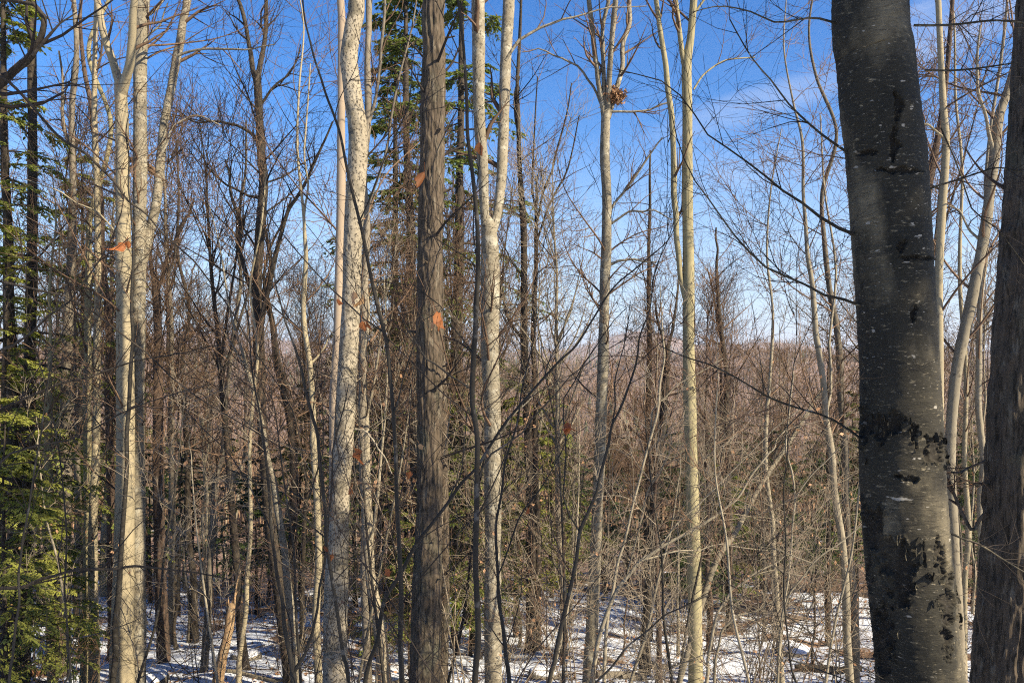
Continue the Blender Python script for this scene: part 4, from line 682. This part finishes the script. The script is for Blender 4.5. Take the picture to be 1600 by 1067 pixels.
lows = [(640, 15, 1, .62, 'low sunlit hemlock at the foot of shaggy cedar'), (735, 17, 1, .8, 'low hemlock between shaggy cedar and split maple'), (1130, 22, 3, .7, 'dark low hemlock behind the leaning pale log'), (1060, 24, 3, .75, 'low hemlock left of the olive trunk'), (1190, 27, 3, .8, 'hemlock thicket tree right of olive trunk'),
        (1270, 24, 3, .72, 'low hemlock behind the slim pale beech'), (1330, 28, 3, 1., 'green hemlock left of the huge dark birch'), (300, 27, 3, .75, 'dark low hemlock behind the broken snag'), (360, 30, 3, .85, 'dark low hemlock left of the crooked oak'), (235, 24, 3, .7, 'low dark hemlock behind the beech pair'), (150, 25, 3, .8, 'low dark hemlock behind the slim pale pair'),
        (60, 23, 3, .8, 'low hemlock behind the left edge boughs'), (420, 26, 3, .7, 'low hemlock behind the crooked oak foot'), (540, 26, 3, .8, 'low hemlock behind the speckled birch'), (600, 22, 3, .66, 'low hemlock right of speckled birch'), (900, 27, 3, .7, 'low hemlock left of the nest tree'), (980, 30, 3, .85, 'low hemlock right of the nest tree'), (1520, 24, 3, .8, 'low hemlock between the two thick right trunks'),
        (770, 30, 3, .9, 'low hemlock behind the split maple'), (1035, 27, 3, .8, 'dark low hemlock between the nest tree and olive trunk, nearer one'), (1165, 33, 3, .95, 'dark hemlock behind the leaning pale log, farther one'), (1215, 23, 1, 1.0, 'small dark hemlock left of the slim pale beech'), (1300, 34, 3, 1., 'dark hemlock far behind the slim pale beech'), (1090, 20, 1, .8, 'small dark hemlock at the olive trunk foot'), (500, 30, 3, .95, 'dark hemlock behind the thin crooked pale beech'), (270, 33, 3, .9, 'dark hemlock far behind the red-brown trunk'), (940, 34, 3, .95, 'dark hemlock far behind the nest tree'), (400, 22, 1, .9, 'small dark hemlock behind the wishbone sapling'), (1340, 21, 1, .95, 'small dark hemlock hard against the huge dark birch'), (1100, 33, 3, .9, 'hemlock far behind the olive trunk'), (1500, 30, 3, .9, 'hemlock far behind the sunlit right stem')]
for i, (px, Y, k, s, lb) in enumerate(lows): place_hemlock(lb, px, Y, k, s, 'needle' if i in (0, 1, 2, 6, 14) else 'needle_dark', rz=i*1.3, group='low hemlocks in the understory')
# trees out of view on the sunny side that throw the dappled shade over the nearest trunks
place_hemlock('hemlock out of view to the right, shading the huge dark birch', 0, 1.2, 4, .85, 'needle_dark', rz=1, group='hemlocks beyond the right side', x=8.8)
place_hemlock('second hemlock out of view to the right, behind the first', 0, -1.7, 4, .9, 'needle_dark', rz=3, group='hemlocks beyond the right side', x=9.3)

# ------------------------------------------------------------------ bare trees of the wood behind
def bare(h, kind, rng, fine=1., rtw=.006, fork=False, lean=0, n1=26, t0=.38):
    n = 14; z = np.linspace(0, h, n); lx = np.cumsum(rng.normal(size=n)*.045)+lean*z+ .0; ly = np.cumsum(rng.normal(size=n)*.045); r0 = .0085*h*rng.uniform(.75, 1.1)*(.62 if h < 11 else 1)
    ctr = np.stack([lx-lx[0], ly-ly[0], z-.15, r0*(1-.9*(z/h)**1.1)], -1); ctr[0, 3] *= 1.35
    Vt, Qt, _, _ = trunk(ctr, .18, 8, 'rough', int(rng.integers(999)))
    P0, R0 = ctr[None, :, :3], ctr[None, :, 3]
    a1, r1 = grow(P0, R0, n1, rng, t=(t0, .99), ln=(h*.13, h*.30), ang=(22, 52), P2=8, wander=.10, up=.10, rr=.55, rmin=rtw*1.8, lenpow=1)
    if fork:
        af, rf = grow(P0, R0, 2, rng, t=(.45, .6), ln=(h*.4, h*.5), ang=(12, 22), P2=8, wander=.05, up=.07, rr=.75, rmin=.02); a1 = np.concatenate([a1, af]); r1 = np.concatenate([r1, rf])
    Vl, Ql = tubes([(a1, r1, 5)])
    a2, r2 = grow(a1, r1, int(9*fine), rng, t=(.2, 1), ln=(h*.045, h*.12), ang=(25, 55), P2=5, wander=.14, up=.10, rr=.5, rmin=rtw)
    a3, r3 = grow(a2, r2, int(6*fine), rng, t=(.2, 1), ln=(h*.02, h*.06), ang=(25, 55), P2=3, wander=.14, up=.08, rr=.6, rmin=rtw*.8)
    Vc, Qc = tubes([(a2, r2, 3), (a3, r3, 3)])
    return mesh('trunk', Vt, Qt), mesh('limbs', Vl, Ql), mesh('crown', Vc, Qc)
specs = [('straight', 15, 0, 0, 26), ('forked', 14, 1, 0, 20), ('leaning', 13, 0, .09, 22), ('slender', 12, 0, -.03, 18), ('bushy-topped', 13, 0, 0, 32), ('left-leaning', 14, 1, -.08, 22), ('slim pole', 10, 0, .02, 16), ('thin crooked', 9, 0, -.05, 18), ('bare-stemmed', 10.5, 0, .01, 9)]
PR = [('near', .85, .0085), ('far', .7, .014)]
cols = [('grey', 'grey', 'twig_brown'), ('pale', 'pale', 'twig_pale'), ('dark', 'dark', 'twig_brown'), ('reddish', 'red', 'twig_brown')]
PT = {}
for bi, (bn, fine, rtw) in enumerate(PR):
    for si, (sn, h, fk, ln_, n1) in enumerate(specs):
        PT[(bi, si)] = (h, bare(h, sn, np.random.default_rng(700+10*bi+si), fine, rtw, bool(fk), ln_, n1 if bi == 0 else n1+4, .42 if bi == 0 else .34))
MC = {}
def matmesh(me, mn):
    k = (me.name, mn)
    if k not in MC: c = me.copy(); c.name = me.name.split('.')[0]; c.materials.clear(); c.materials.append(M[mn]); MC[k] = c
    return MC[k]
LM.sort(key=lambda a: a[0])
def between(px):
    l = [n for p, n in LM if p <= px]; r = [n for p, n in LM if p > px]
    if not l: return 'left of '+LM[0][1]
    if not r: return 'right of '+LM[-1][1]
    return 'between %s and %s' % (l[-1], r[0])
rng = np.random.default_rng(2024); pend = []
def band(n, y0, y1, bi, mind, extra=0):
    got = []; tries = 0
    while len(got) < n and tries < n*60:
        tries += 1; Y = math.sqrt(rng.uniform(y0*y0, y1*y1)); x = rng.uniform(-.70*Y-2, .68*Y+1)
        if any((x-a)**2+(Y-b)**2 < mind**2 for a, b in got): continue
        got.append((x, Y)); si = int(rng.choice(9, p=[.09, .08, .07, .1, .07, .07, .17, .13, .22] if bi == 0 else [.16, .16, .16, .1, .16, .16, .04, .04, .02])); ci = int(rng.choice(4, p=[.25, .22, .27, .26])); pend.append((x, Y, bi, si, ci, rng.uniform(.62, 1.02) if bi == 0 and y0 > 13 else rng.uniform(.5, .75) if bi == 0 else rng.uniform(.75, 1.15), rng.uniform(0, 6.28)))
band(84, 15, 31, 0, .8, 3); band(62, 30, 62, 0, 2.0, 3); band(24, 12.5, 20, 0, 1.2); band(98, 62, 165, 1, 3.2)
lab = {}
for e in pend:
    x, Y, bi, si, ci, s, rz = e; px = 800+F*x/Y
    if Y < 31 and 840 < px < 1300: s *= .72; e = (x, Y, bi, si, ci, s, rz)
    b = 0 if Y < 30 else 1 if Y < 62 else 2
    w_ = ['just behind,', 'farther back,', 'far downslope,'][b]; lb = '%s %s bare tree %s %s' % (specs[si][0], cols[ci][0], w_, between(px)); lab.setdefault(lb, []).append((px, e))
ORD = ['first', 'second', 'third', 'fourth', 'fifth', 'sixth', 'seventh', 'eighth', 'ninth', 'tenth']
for lb, es in lab.items():
    es.sort(key=lambda a: a[0])
    for i, (px, (x, Y, bi, si, ci, s, rz)) in enumerate(es):
        h, (a, b, c) = PT[(bi, si)]; l2 = lb
        if len(es) > 1 and i < 10:
            l2 = lb+', %s from left' % ORD[i]
            if len(l2.split()) > 16: l2 = lb+', '+ORD[i]
        lean = si in (2, 5); t = thing('bare_tree', l2, 'tree', (x, Y, gz1(x, Y)-.05), 'bare trees of the wood behind', (rz*.1 if lean else rz)); t.scale = (s, s, s)
        _, bk, tg = cols[ci]
        obj('trunk', matmesh(a, bk), None, t); obj('limbs', matmesh(b, bk), None, t, kind='stuff'); obj('crown', matmesh(c, tg), None, t, kind='stuff')

# ------------------------------------------------------------------ leafless bushes of the understory
def bush(rng, h=2.4, ns=7, leafy=0):
    S = np.zeros((ns, 8, 3)); d = nrm(np.stack([rng.normal(size=ns)*.45, rng.normal(size=ns)*.45, np.ones(ns)], -1)); S[:, 0] = rng.normal(size=(ns, 3))*np.array([.12, .12, 0]); Ls = rng.uniform(.6, 1.1, ns)*h
    for k in range(1, 8): d = nrm(d+rng.normal(size=(ns, 3))*.10+np.array([0, 0, .02])); S[:, k] = S[:, k-1]+d*(Ls/7)[:, None]
    SR = np.full((ns, 1), .011)*(1-.75*np.linspace(0, 1, 8)[None]); a1, r1 = grow(S, SR, 6, rng, t=(.15, 1), ln=(.3*h, .62*h), ang=(30, 75), P2=7, wander=.15, up=.03, rr=.62, rmin=.0055)
    a2, r2 = grow(a1, r1, 5, rng, t=(.15, 1), ln=(.1*h, .28*h), ang=(25, 60), P2=4, wander=.14, up=.03, rr=.65, rmin=.003)
    V0, Q0 = tubes([(S, SR, 5)]); V, Qd = tubes([(a1, r1, 3), (a2, r2, 3)]); lv = None
    if leafy:
        n = leafy; i = rng.integers(0, len(a2), n); p = a2[i, rng.integers(1, 4, n)]; a = nrm(rng.normal(size=(n, 3))); b = nrm(np.cross(a, rng.normal(size=(n, 3)))); s = rng.uniform(.05, .08, n)[:, None]
        q = np.stack([p, p+a*s*.5+b*s*.3, p+a*s, p+a*s*.5-b*s*.3], 1).reshape(-1, 3); lv = mesh('leaves', q, np.arange(len(q)).reshape(-1, 4), smooth=False)
    return mesh('stems', V0, Q0), mesh('twigs', V, Qd), lv
BP = [bush(np.random.default_rng(800+i), [2.6, 3.4, 2.0, 4.2][i], [7, 6, 9, 6][i], [0, 50, 0, 130][i]) for i in range(4)]
bn = ['low bushy', 'wide rusty-leaved', 'dense low', 'tall tan-leaved']; pend = []
rng = np.random.default_rng(31)
for k in range(105):
    Y = rng.uniform(12.5, 36); x = rng.uniform(-.68*Y, .68*Y); pend.append((x, Y, int(rng.integers(4)), int(rng.integers(3)), rng.uniform(.5, .95), rng.uniform(0, 6.28)))
for k in range(7):
    Y = rng.uniform(9.5, 15); px = rng.uniform(960, 1345) if k < 3 else rng.uniform(60, 900); pend.append(((px-800)/F*Y, Y, int(rng.choice([0, 2, 3, 3])), 1, rng.uniform(.75, 1.1), rng.uniform(0, 6.28)))
lab = {}; tcn = ['grey', 'pale', 'brown']; tcm = ['stem_grey', 'twig_pale', 'twig_brown']
for e in pend:
    px = 800+F*e[0]/e[1]; lb = '%s %s shrub %s, %s' % (tcn[e[3]], bn[e[2]], 'on near snow' if e[1] < 18 else 'farther back', between(px)); lab.setdefault(lb, []).append((px, e))
for lb, es in lab.items():
    es.sort(key=lambda a: a[0])
    for i, (px, (x, Y, k, ci, s, rz)) in enumerate(es):
        l2 = lb
        if len(es) > 1 and i < 10:
            l2 = lb+', %s from left' % ORD[i]
            if len(l2.split()) > 16: l2 = lb+', '+ORD[i]
        t = thing('shrub', l2, 'shrub', (x, Y, gz1(x, Y)-.03), 'leafless shrubs under the trees', rz); t.scale = (s, s, s); a, b, c = BP[k]
        obj('stems', matmesh(a, tcm[ci]), None, t); obj('twigs', matmesh(b, tcm[ci]), None, t, kind='stuff')
        if c: obj('leaves', matmesh(c, 'leaf_litter'), None, t, kind='stuff')

# ------------------------------------------------------------------ things on the snow
def snag():
    Y = 13; rng = np.random.default_rng(9); pts = np.array([[*P(361, 950, Y), 6.5/F*Y], [*P(357, 985, Y), 7/F*Y], [*P(349, 1020, Y), 7.4/F*Y], [*P(340, 1067, Y), 8.5/F*Y], [*P(334, 1085, Y), 11/F*Y]])[::-1]
    g = gz1(pts[0, 0], Y); pts[0, 2] = min(pts[0, 2], g-.1); base = np.array([pts[0, 0], Y, g]); root = thing('broken_snag', 'short broken snag of pale splintered orange wood leaning right on the snow', 'stump', base)
    def post(b, q, S, RR):
        a = np.arctan2(q[..., 1], q[..., 0]); return 0*S, None
    V, Qd, T, _ = trunk(pts, .02, 28, 'ridged', 9)
    n = len(V)//28; Vg = V.reshape(n, 28, 3); jag = rng.uniform(-.02, .12, 28)
    for k in range(6): Vg[n-1-k, :, 2] += jag*(1-k/6)
    obj('trunk', mesh('trunk', Vg.reshape(-1, 3)-base, Qd), M['wood'], root)
    for i, (dx, hh) in enumerate([(.05, .28), (-.04, .18), (.02, .22), (.08, .75)]):
        p = np.array([[pts[-1, 0]+dx*.6, Y-.01*i, pts[-1, 2]-.15, .024], [pts[-1, 0]+dx*1.1, Y, pts[-1, 2]+hh*.5, .014], [pts[-1, 0]+dx*1.6+hh*.1, Y+.01, pts[-1, 2]+hh, .002]])
        V, Qd, T, _ = trunk(p, .02, 6, 'rough', 20+i); obj('splinter', mesh('splinter', V-base, Qd), M['wood'], root)
snag()
def log(label, a, b, r, mat='rot', stubs=2, seed=1, cat='log', name='fallen_log', sag=.6):
    rng = np.random.default_rng(seed); n = 7; x = np.linspace(a[0], b[0], n); y = np.linspace(a[1], b[1], n)+rng.normal(size=n)*.04; z = gz(x, y)+r*sag
    z = np.linspace(z[0], z[-1], n)*.6+z*.4; pts = np.stack([x, y, z, r*np.linspace(1, .75, n)], -1); base = np.array([x[0], y[0], z[0]-r]); root = thing(name, label, cat, base, 'fallen wood on the snow')
    V, Qd, T, _ = trunk(pts, .04, 14, 'rough', seed, cap=True); obj('trunk', mesh('trunk', V-base, Qd, T), M[mat], root)
    for k in range(stubs):
        i = 1+k*2 % 5; d = nrm(np.array([rng.normal(), rng.normal(), abs(rng.normal())+.4])); s = rng.uniform(.15, .5); q = np.array([[*pts[i, :3], r*.3], [*(pts[i, :3]+d*s*.5), r*.22], [*(pts[i, :3]+d*s+rng.normal(size=3)*.05), r*.1]])
        V, Qd, T, _ = trunk(q, .05, 6, 'rough', seed+k, cap=True); obj('branch_stub', mesh('branch_stub', V-base, Qd, T), M[mat], root)
def G(px, Y): return ((px-800)/F*Y, Y)
log('rotten orange log lying on snow right of the pale beech pair', G(228, 12.9), G(312, 13.2), .06, seed=1)
log('brown log under the shrubs between olive trunk and slim beech', G(1128, 12.0), G(1196, 12.6), .05, 'wood', 3, 2)
log('long dark log lying across the snow right of the olive trunk', G(1120, 14.5), G(1330, 14), .06, 'dark', 3, 3)
log('crooked brown log with stubs beside the olive trunk foot', G(1118, 13), G(1165, 12.2), .055, 'red', 4, 4)
log('mossy grey log at the foot of the dark leaning tree', G(930, 15), G(1008, 15.6), .09, 'grey', 3, 5)
log('short reddish log behind the left pale trunks', G(40, 15.4), G(96, 16), .08, 'rot', 1, 6)
log('thin pale log resting on snow left of the wishbone sapling', G(355, 14.5), G(445, 14), .04, 'pale', 2, 7)
log('dark half-buried log in front of the huge dark birch', G(1240, 16), G(1345, 15.6), .08, 'dark', 2, 8)
log('grey log between speckled birch and shaggy cedar', G(575, 14), G(660, 14.6), .06, 'grey', 3, 9)
log('brown log right of the split maple foot', G(800, 14), G(880, 13.4), .07, 'red', 3, 10)
log('leaning dead pale log propped in the trees right of the olive trunk', G(1134, 13), G(1281, 13.6), .05, 'pale', 2, 11) if False else None
def leaning():
    Y = 12.5; pts = np.array([[*P(1281, 612, Y+1.2), .025], [*P(1240, 680, Y+.8), .034], [*P(1192, 752, Y+.4), .038], [*P(1150, 830, Y), .042], [*P(1110, 900, Y-.3), .044], [*P(1040, 1010, Y-.8), .048]])[::-1]
    g = gz1(pts[0, 0], pts[0, 1]); pts[0, 2] = g+.02; base = np.array([pts[0, 0], pts[0, 1], g]); root = thing('leaning_trunk', 'dead pale trunk leaning diagonally up right behind the olive trunk', 'tree', base)
    V, Qd, T, _ = trunk(pts, .04, 12, 'rough', 44, cap=True); obj('trunk', mesh('trunk', V-base, Qd, T), M['pale'], root)
    rg = np.random.default_rng(4); r = resample(pts, n=20); a1, r1 = grow(r[None, :, :3], r[None, :, 3], 7, rg, t=(.3, 1), ln=(.5, 1.6), P2=6, rr=.4, rmin=.006, ang=(40, 80)); a2, r2 = grow(a1, r1, 6, rg, ln=(.2, .6), P2=4, rmin=.003)
    for i in range(7): V, Qd = tubes([(a1[i:i+1], r1[i:i+1], 5)]); obj('limb', mesh('limb', V-base, Qd), M['pale'], root)
    V, Qd = tubes([(a2, r2, 3)]); obj('twigs', mesh('twigs', V-base, Qd), M['twig_pale'], root, kind='stuff')
leaning()
def rock(label, px, Y, s, seed, mat):
    rg = np.random.default_rng(seed); nu, nv = 22, 14; u = np.linspace(0, 2*math.pi, nu, endpoint=False); v = np.linspace(.02, math.pi-.02, nv)
    D = np.stack([np.cos(u)[None]*np.sin(v)[:, None], np.sin(u)[None]*np.sin(v)[:, None], np.repeat(np.cos(v)[:, None], nu, 1)], -1)
    r = s*(.65+.7*fbm(D*1.6+seed, seed, 3)); V = D*r[..., None]*np.array([1.3, 1, .7]); i = np.arange(nu*nv).reshape(nv, nu); nx2 = np.roll(i, -1, 1); Qd = np.stack([i[:-1], i[1:], nx2[1:], nx2[:-1]], -1)
    x, y = G(px, Y); o = obj('rock', mesh('rock', V, Qd), mat, loc=(x, y, gz1(x, y)+s*.15)); o['label'] = label; o['category'] = 'rock'; o['group'] = 'rocks half buried in snow'; o.rotation_euler = (0, 0, rg.uniform(0, 6))
def rockmat():
    m, t, b = material('rock_snow_cap'); lk = t.links.new; tc = N(t, 'ShaderNodeTexCoord'); r = ramp(t, .35, .65, (.10, .085, .06, 1), (.22, .20, .16, 1)); lk(nz(t, tc.outputs['Object'], 9, 1, 6), r.inputs[0])
    ge = N(t, 'ShaderNodeNewGeometry'); sp = N(t, 'ShaderNodeSeparateXYZ'); lk(ge.outputs['Normal'], sp.inputs[0]); a = N(t, 'ShaderNodeMath', operation='MULTIPLY_ADD'); a.inputs[1].default_value = .6; lk(nz(t, tc.outputs['Object'], 6, 1, 4), a.inputs[0]); lk(sp.outputs[2], a.inputs[2])
    th = ramp(t, .98, 1.08); lk(a.outputs[0], th.inputs[0]); lk(mixc(t, th.outputs[0], r.outputs[0], (.66, .69, .74)), b.inputs['Base Color']); bp = N(t, 'ShaderNodeBump', Strength=.7, Distance=.02); lk(nz(t, tc.outputs['Object'], 30, 1, 6), bp.inputs['Height']); lk(bp.outputs[0], b.inputs['Normal']); return m
RM = rockmat()
for i, (px, Y, s, l) in enumerate([(1277, 13.5, .24, 'dark rock on the snow below the slim pale beech'), (235, 14.5, .32, 'tan snow-capped boulder right of the pale beech pair'), (1178, 12.6, .22, 'mossy rock beside the brown log right of olive trunk'), (850, 15, .26, 'snow-capped rock left of the nest tree foot'), (1030, 17, .3, 'rock behind the dark leaning tree foot'), (385, 16, .22, 'small rock behind the broken snag'), (115, 17, .28, 'rock behind the slim pale pair'), (1240, 17.5, .3, 'low rock far behind the slim beech'), (640, 13.5, .2, 'small rock left of the shaggy cedar foot'), (905, 12.5, .18, 'small rock left of the nest tree base')]):
    rock(l, px, Y, s, 60+i, RM)
# fallen sticks, litter, low brush: uncountable
rng = np.random.default_rng(12); n = 900; Y = rng.uniform(9, 30, n); x = rng.uniform(-.7, .7, n)*Y; az = rng.uniform(0, 6.28, n); ln_ = rng.uniform(.2, 1.3, n); S = np.zeros((n, 5, 3)); z0 = gz(x, Y)
for k in range(5):
    q = ln_*(k/4-.5); S[:, k, 0] = x+np.cos(az)*q+rng.normal(size=n)*.02; S[:, k, 1] = Y+np.sin(az)*q+rng.normal(size=n)*.02; S[:, k, 2] = gz(S[:, k, 0], S[:, k, 1])+.02+rng.uniform(0, .16, n)*k/4
V, Qd = tubes([(S, np.repeat(rng.uniform(.004, .014, n)[:, None], 5, 1), 4)]); o = obj('fallen_sticks', mesh('fallen_sticks', V, Qd), M['red'], kind='stuff'); o['label'] = 'fallen sticks strewn over the snow'; o['category'] = 'sticks'
n = 14000; Y = rng.uniform(9, 36, n); x = rng.uniform(-.72, .72, n)*Y; keep = noise(np.stack([x*.7, Y*.7, 0*x], -1), 44)+rng.uniform(-.25, .25, n) > .52; x, Y = x[keep], Y[keep]; n = len(x)
p = np.stack([x, Y, gz(x, Y)+.012], -1); a = nrm(np.stack([rng.normal(size=n), rng.normal(size=n), rng.normal(size=n)*.35], -1)); b = nrm(np.cross(a, np.array([0, 0, 1.])+rng.normal(size=(n, 3))*.3)); s = rng.uniform(.05, .10, n)[:, None]
q = np.stack([p-a*s*.5, p+b*s*.32, p+a*s*.5+np.array([0, 0, .02]), p-b*s*.32], 1).reshape(-1, 3); o = obj('leaf_litter', mesh('leaf_litter', q, np.arange(len(q)).reshape(-1, 4), smooth=False), M['leaf_litter'], kind='stuff'); o['label'] = 'dead brown leaves scattered over the snow'; o['category'] = 'leaves'
n = 800; Y = rng.uniform(14, 42, n); x = rng.uniform(-.7, .7, n)*Y; keep = noise(np.stack([x*.5, Y*.5, 0*x], -1), 45) > .42; x, Y = x[keep], Y[keep]; n = len(x); S = np.zeros((n, 5, 3)); S[:, 0] = np.stack([x, Y, gz(x, Y)-.02], -1); d = nrm(np.stack([rng.normal(size=n)*.35, rng.normal(size=n)*.35, np.ones(n)], -1)); L_ = rng.uniform(.4, 2.2, n)
for k in range(1, 5): d = nrm(d+rng.normal(size=(n, 3))*.12); S[:, k] = S[:, k-1]+d*(L_/4)[:, None]
SR = np.full((n, 5), .0065)*np.linspace(1, .5, 5)[None]; a1, r1 = grow(S, SR, 5, rng, t=(.2, 1), ln=(.2, .7), ang=(25, 65), P2=4, rr=.7, rmin=.0032)
V, Qd = tubes([(S, SR, 3), (a1, r1, 3)]); o = obj('undergrowth', mesh('undergrowth', V, Qd), M['twig_brown'], kind='stuff'); o['label'] = 'tangled bare undergrowth covering the wood floor'; o['category'] = 'undergrowth'

# ------------------------------------------------------------------ far wood on the valley slopes
def farwood(n, y0, y1, h0, h1, k, rng, half=.78):
    Y = np.sqrt(rng.uniform(y0*y0, y1*y1, n)); x = rng.uniform(-half, half, n)*Y; z = gz(x, Y); h = rng.uniform(h0, h1, n); V = []
    for j in range(k):
        az = rng.uniform(0, 6.28, n); sp = rng.uniform(.05, .33, n)*h if j else np.zeros(n); zb = z+(rng.uniform(.15, .55, n)*h if j else 0); zt = zb+(h-(zb-z))*rng.uniform(.55, 1, n)
        wd = (h*.018+Y*.00045)*(1.0 if j else 1.3)
        a = np.stack([x, Y, zb], -1); b = np.stack([x+np.cos(az)*sp, Y+np.sin(az)*sp, zt], -1)
        sdv = np.stack([wd, wd*rng.uniform(-1, 1, n), 0*wd], -1)*.5; V.append(np.stack([a-sdv, a+sdv, b], 1))
    V = np.concatenate(V).reshape(-1, 3); return V, np.arange(len(V)).reshape(-1, 3)
def farmat():
    m, t, b = material('far_twigs'); lk = t.links.new; tc = N(t, 'ShaderNodeTexCoord'); r = ramp(t, .34, .66, (.11, .07, .042, 1), (.26, .175, .108, 1)); lk(nz(t, tc.outputs['Object'], .02, 1, 5, .7), r.inputs[0])
    r2 = ramp(t, .3, .7, (.6, .6, .6, 1), (1.3, 1.25, 1.2, 1)); lk(nz(t, tc.outputs['Object'], .35, 1, 3, .7), r2.inputs[0]); lk(mixc(t, 1., r.outputs[0], r2.outputs[0], 'MULTIPLY'), b.inputs['Base Color']); return m
FM = farmat(); rng = np.random.default_rng(99)
v1, t1 = farwood(9000, 150, 420, 10, 17, 14, rng); v2, t2 = farwood(17000, 420, 1350, 9, 15, 9, rng); v3, t3 = farwood(9000, 1350, 3100, 10, 18, 5, rng)
V = np.vstack([v1, v2, v3]); T = np.vstack([t1, t2+len(v1), t3+len(v1)+len(v2)]); o = obj('far_woods', mesh('far_woods', V, None, T, smooth=False), FM, kind='stuff'); o['label'] = 'brown bare woods covering the far valley and hills'; o['category'] = 'woods'
def farcon(n, rng):
    Y = np.sqrt(rng.uniform(170**2, 2600**2, n)); x = rng.uniform(-.78, .78, n)*Y; kp = noise(np.stack([x*.012, Y*.006, 0*x], -1), 3) > .52; x, Y = x[kp], Y[kp]; n = len(x); z = gz(x, Y); h = rng.uniform(8, 16, n); V, T, off = [], [], 0
    for j in range(6):
        zb = z+h*(.1+.14*j); rr = h*.22*(1-j/6.5); ks = 6; an = np.arange(ks)*math.pi*2/ks
        ring = np.stack([x[:, None]+rr[:, None]*np.cos(an+j)*rng.uniform(.7, 1.2, (n, ks)), Y[:, None]+rr[:, None]*np.sin(an+j), np.repeat(zb[:, None], ks, 1)-rng.uniform(0, .05, (n, ks))*h[:, None]], -1)
        apex = np.stack([x, Y, zb+h*.25], -1)[:, None]; blk = np.concatenate([ring, apex], 1); idx = off+np.arange(n*(ks+1)).reshape(n, ks+1); V.append(blk.reshape(-1, 3))
        T.append(np.stack([idx[:, :ks], np.roll(idx[:, :ks], -1, 1), np.repeat(idx[:, ks:], ks, 1)], -1).reshape(-1, 3)); off += n*(ks+1)
    return np.vstack(V), np.vstack(T)
V, T = farcon(3200, rng); o = obj('far_conifers', mesh('far_conifers', V, None, T, smooth=False), M['needle_dark'], kind='stuff'); o['label'] = 'dark conifers dotted through the far woods'; o['category'] = 'woods'

# ------------------------------------------------------------------ haze
zl = float(GZ.min())-1.5; zh = float(V[:, 2].max())
for o in SC.objects:
    if o.name == 'far_woods': zh = max(zh, float(v3[:, 2].max()))
zh = max(zh, float(GZ.max()))+2; xh = float(GX.max())+10
b = np.array([(sx_, sy_, sz_) for sx_ in (-xh, xh) for sy_ in (-48, 5215) for sz_ in (zl, zh)], float)
hz = mesh('haze', b, [(0, 1, 3, 2), (4, 6, 7, 5), (0, 4, 5, 1), (2, 3, 7, 6), (0, 2, 6, 4), (1, 5, 7, 3)], smooth=False)
hm = bpy.data.materials.new('haze'); hm.use_nodes = True; t = hm.node_tree; t.nodes.clear(); pv = N(t, 'ShaderNodeVolumePrincipled'); pv.inputs['Color'].default_value = (.80, .87, 1, 1); pv.inputs['Density'].default_value = .00018; pv.inputs['Anisotropy'].default_value = .2
ho = N(t, 'ShaderNodeOutputMaterial'); t.links.new(pv.outputs[0], ho.inputs['Volume'])
obj('haze', hz, hm, kind='stuff')
tot = sum(len(m.loops)-2*len(m.polygons) for m in bpy.data.meshes); print('TRIS', tot, 'OBJ', len(SC.objects))
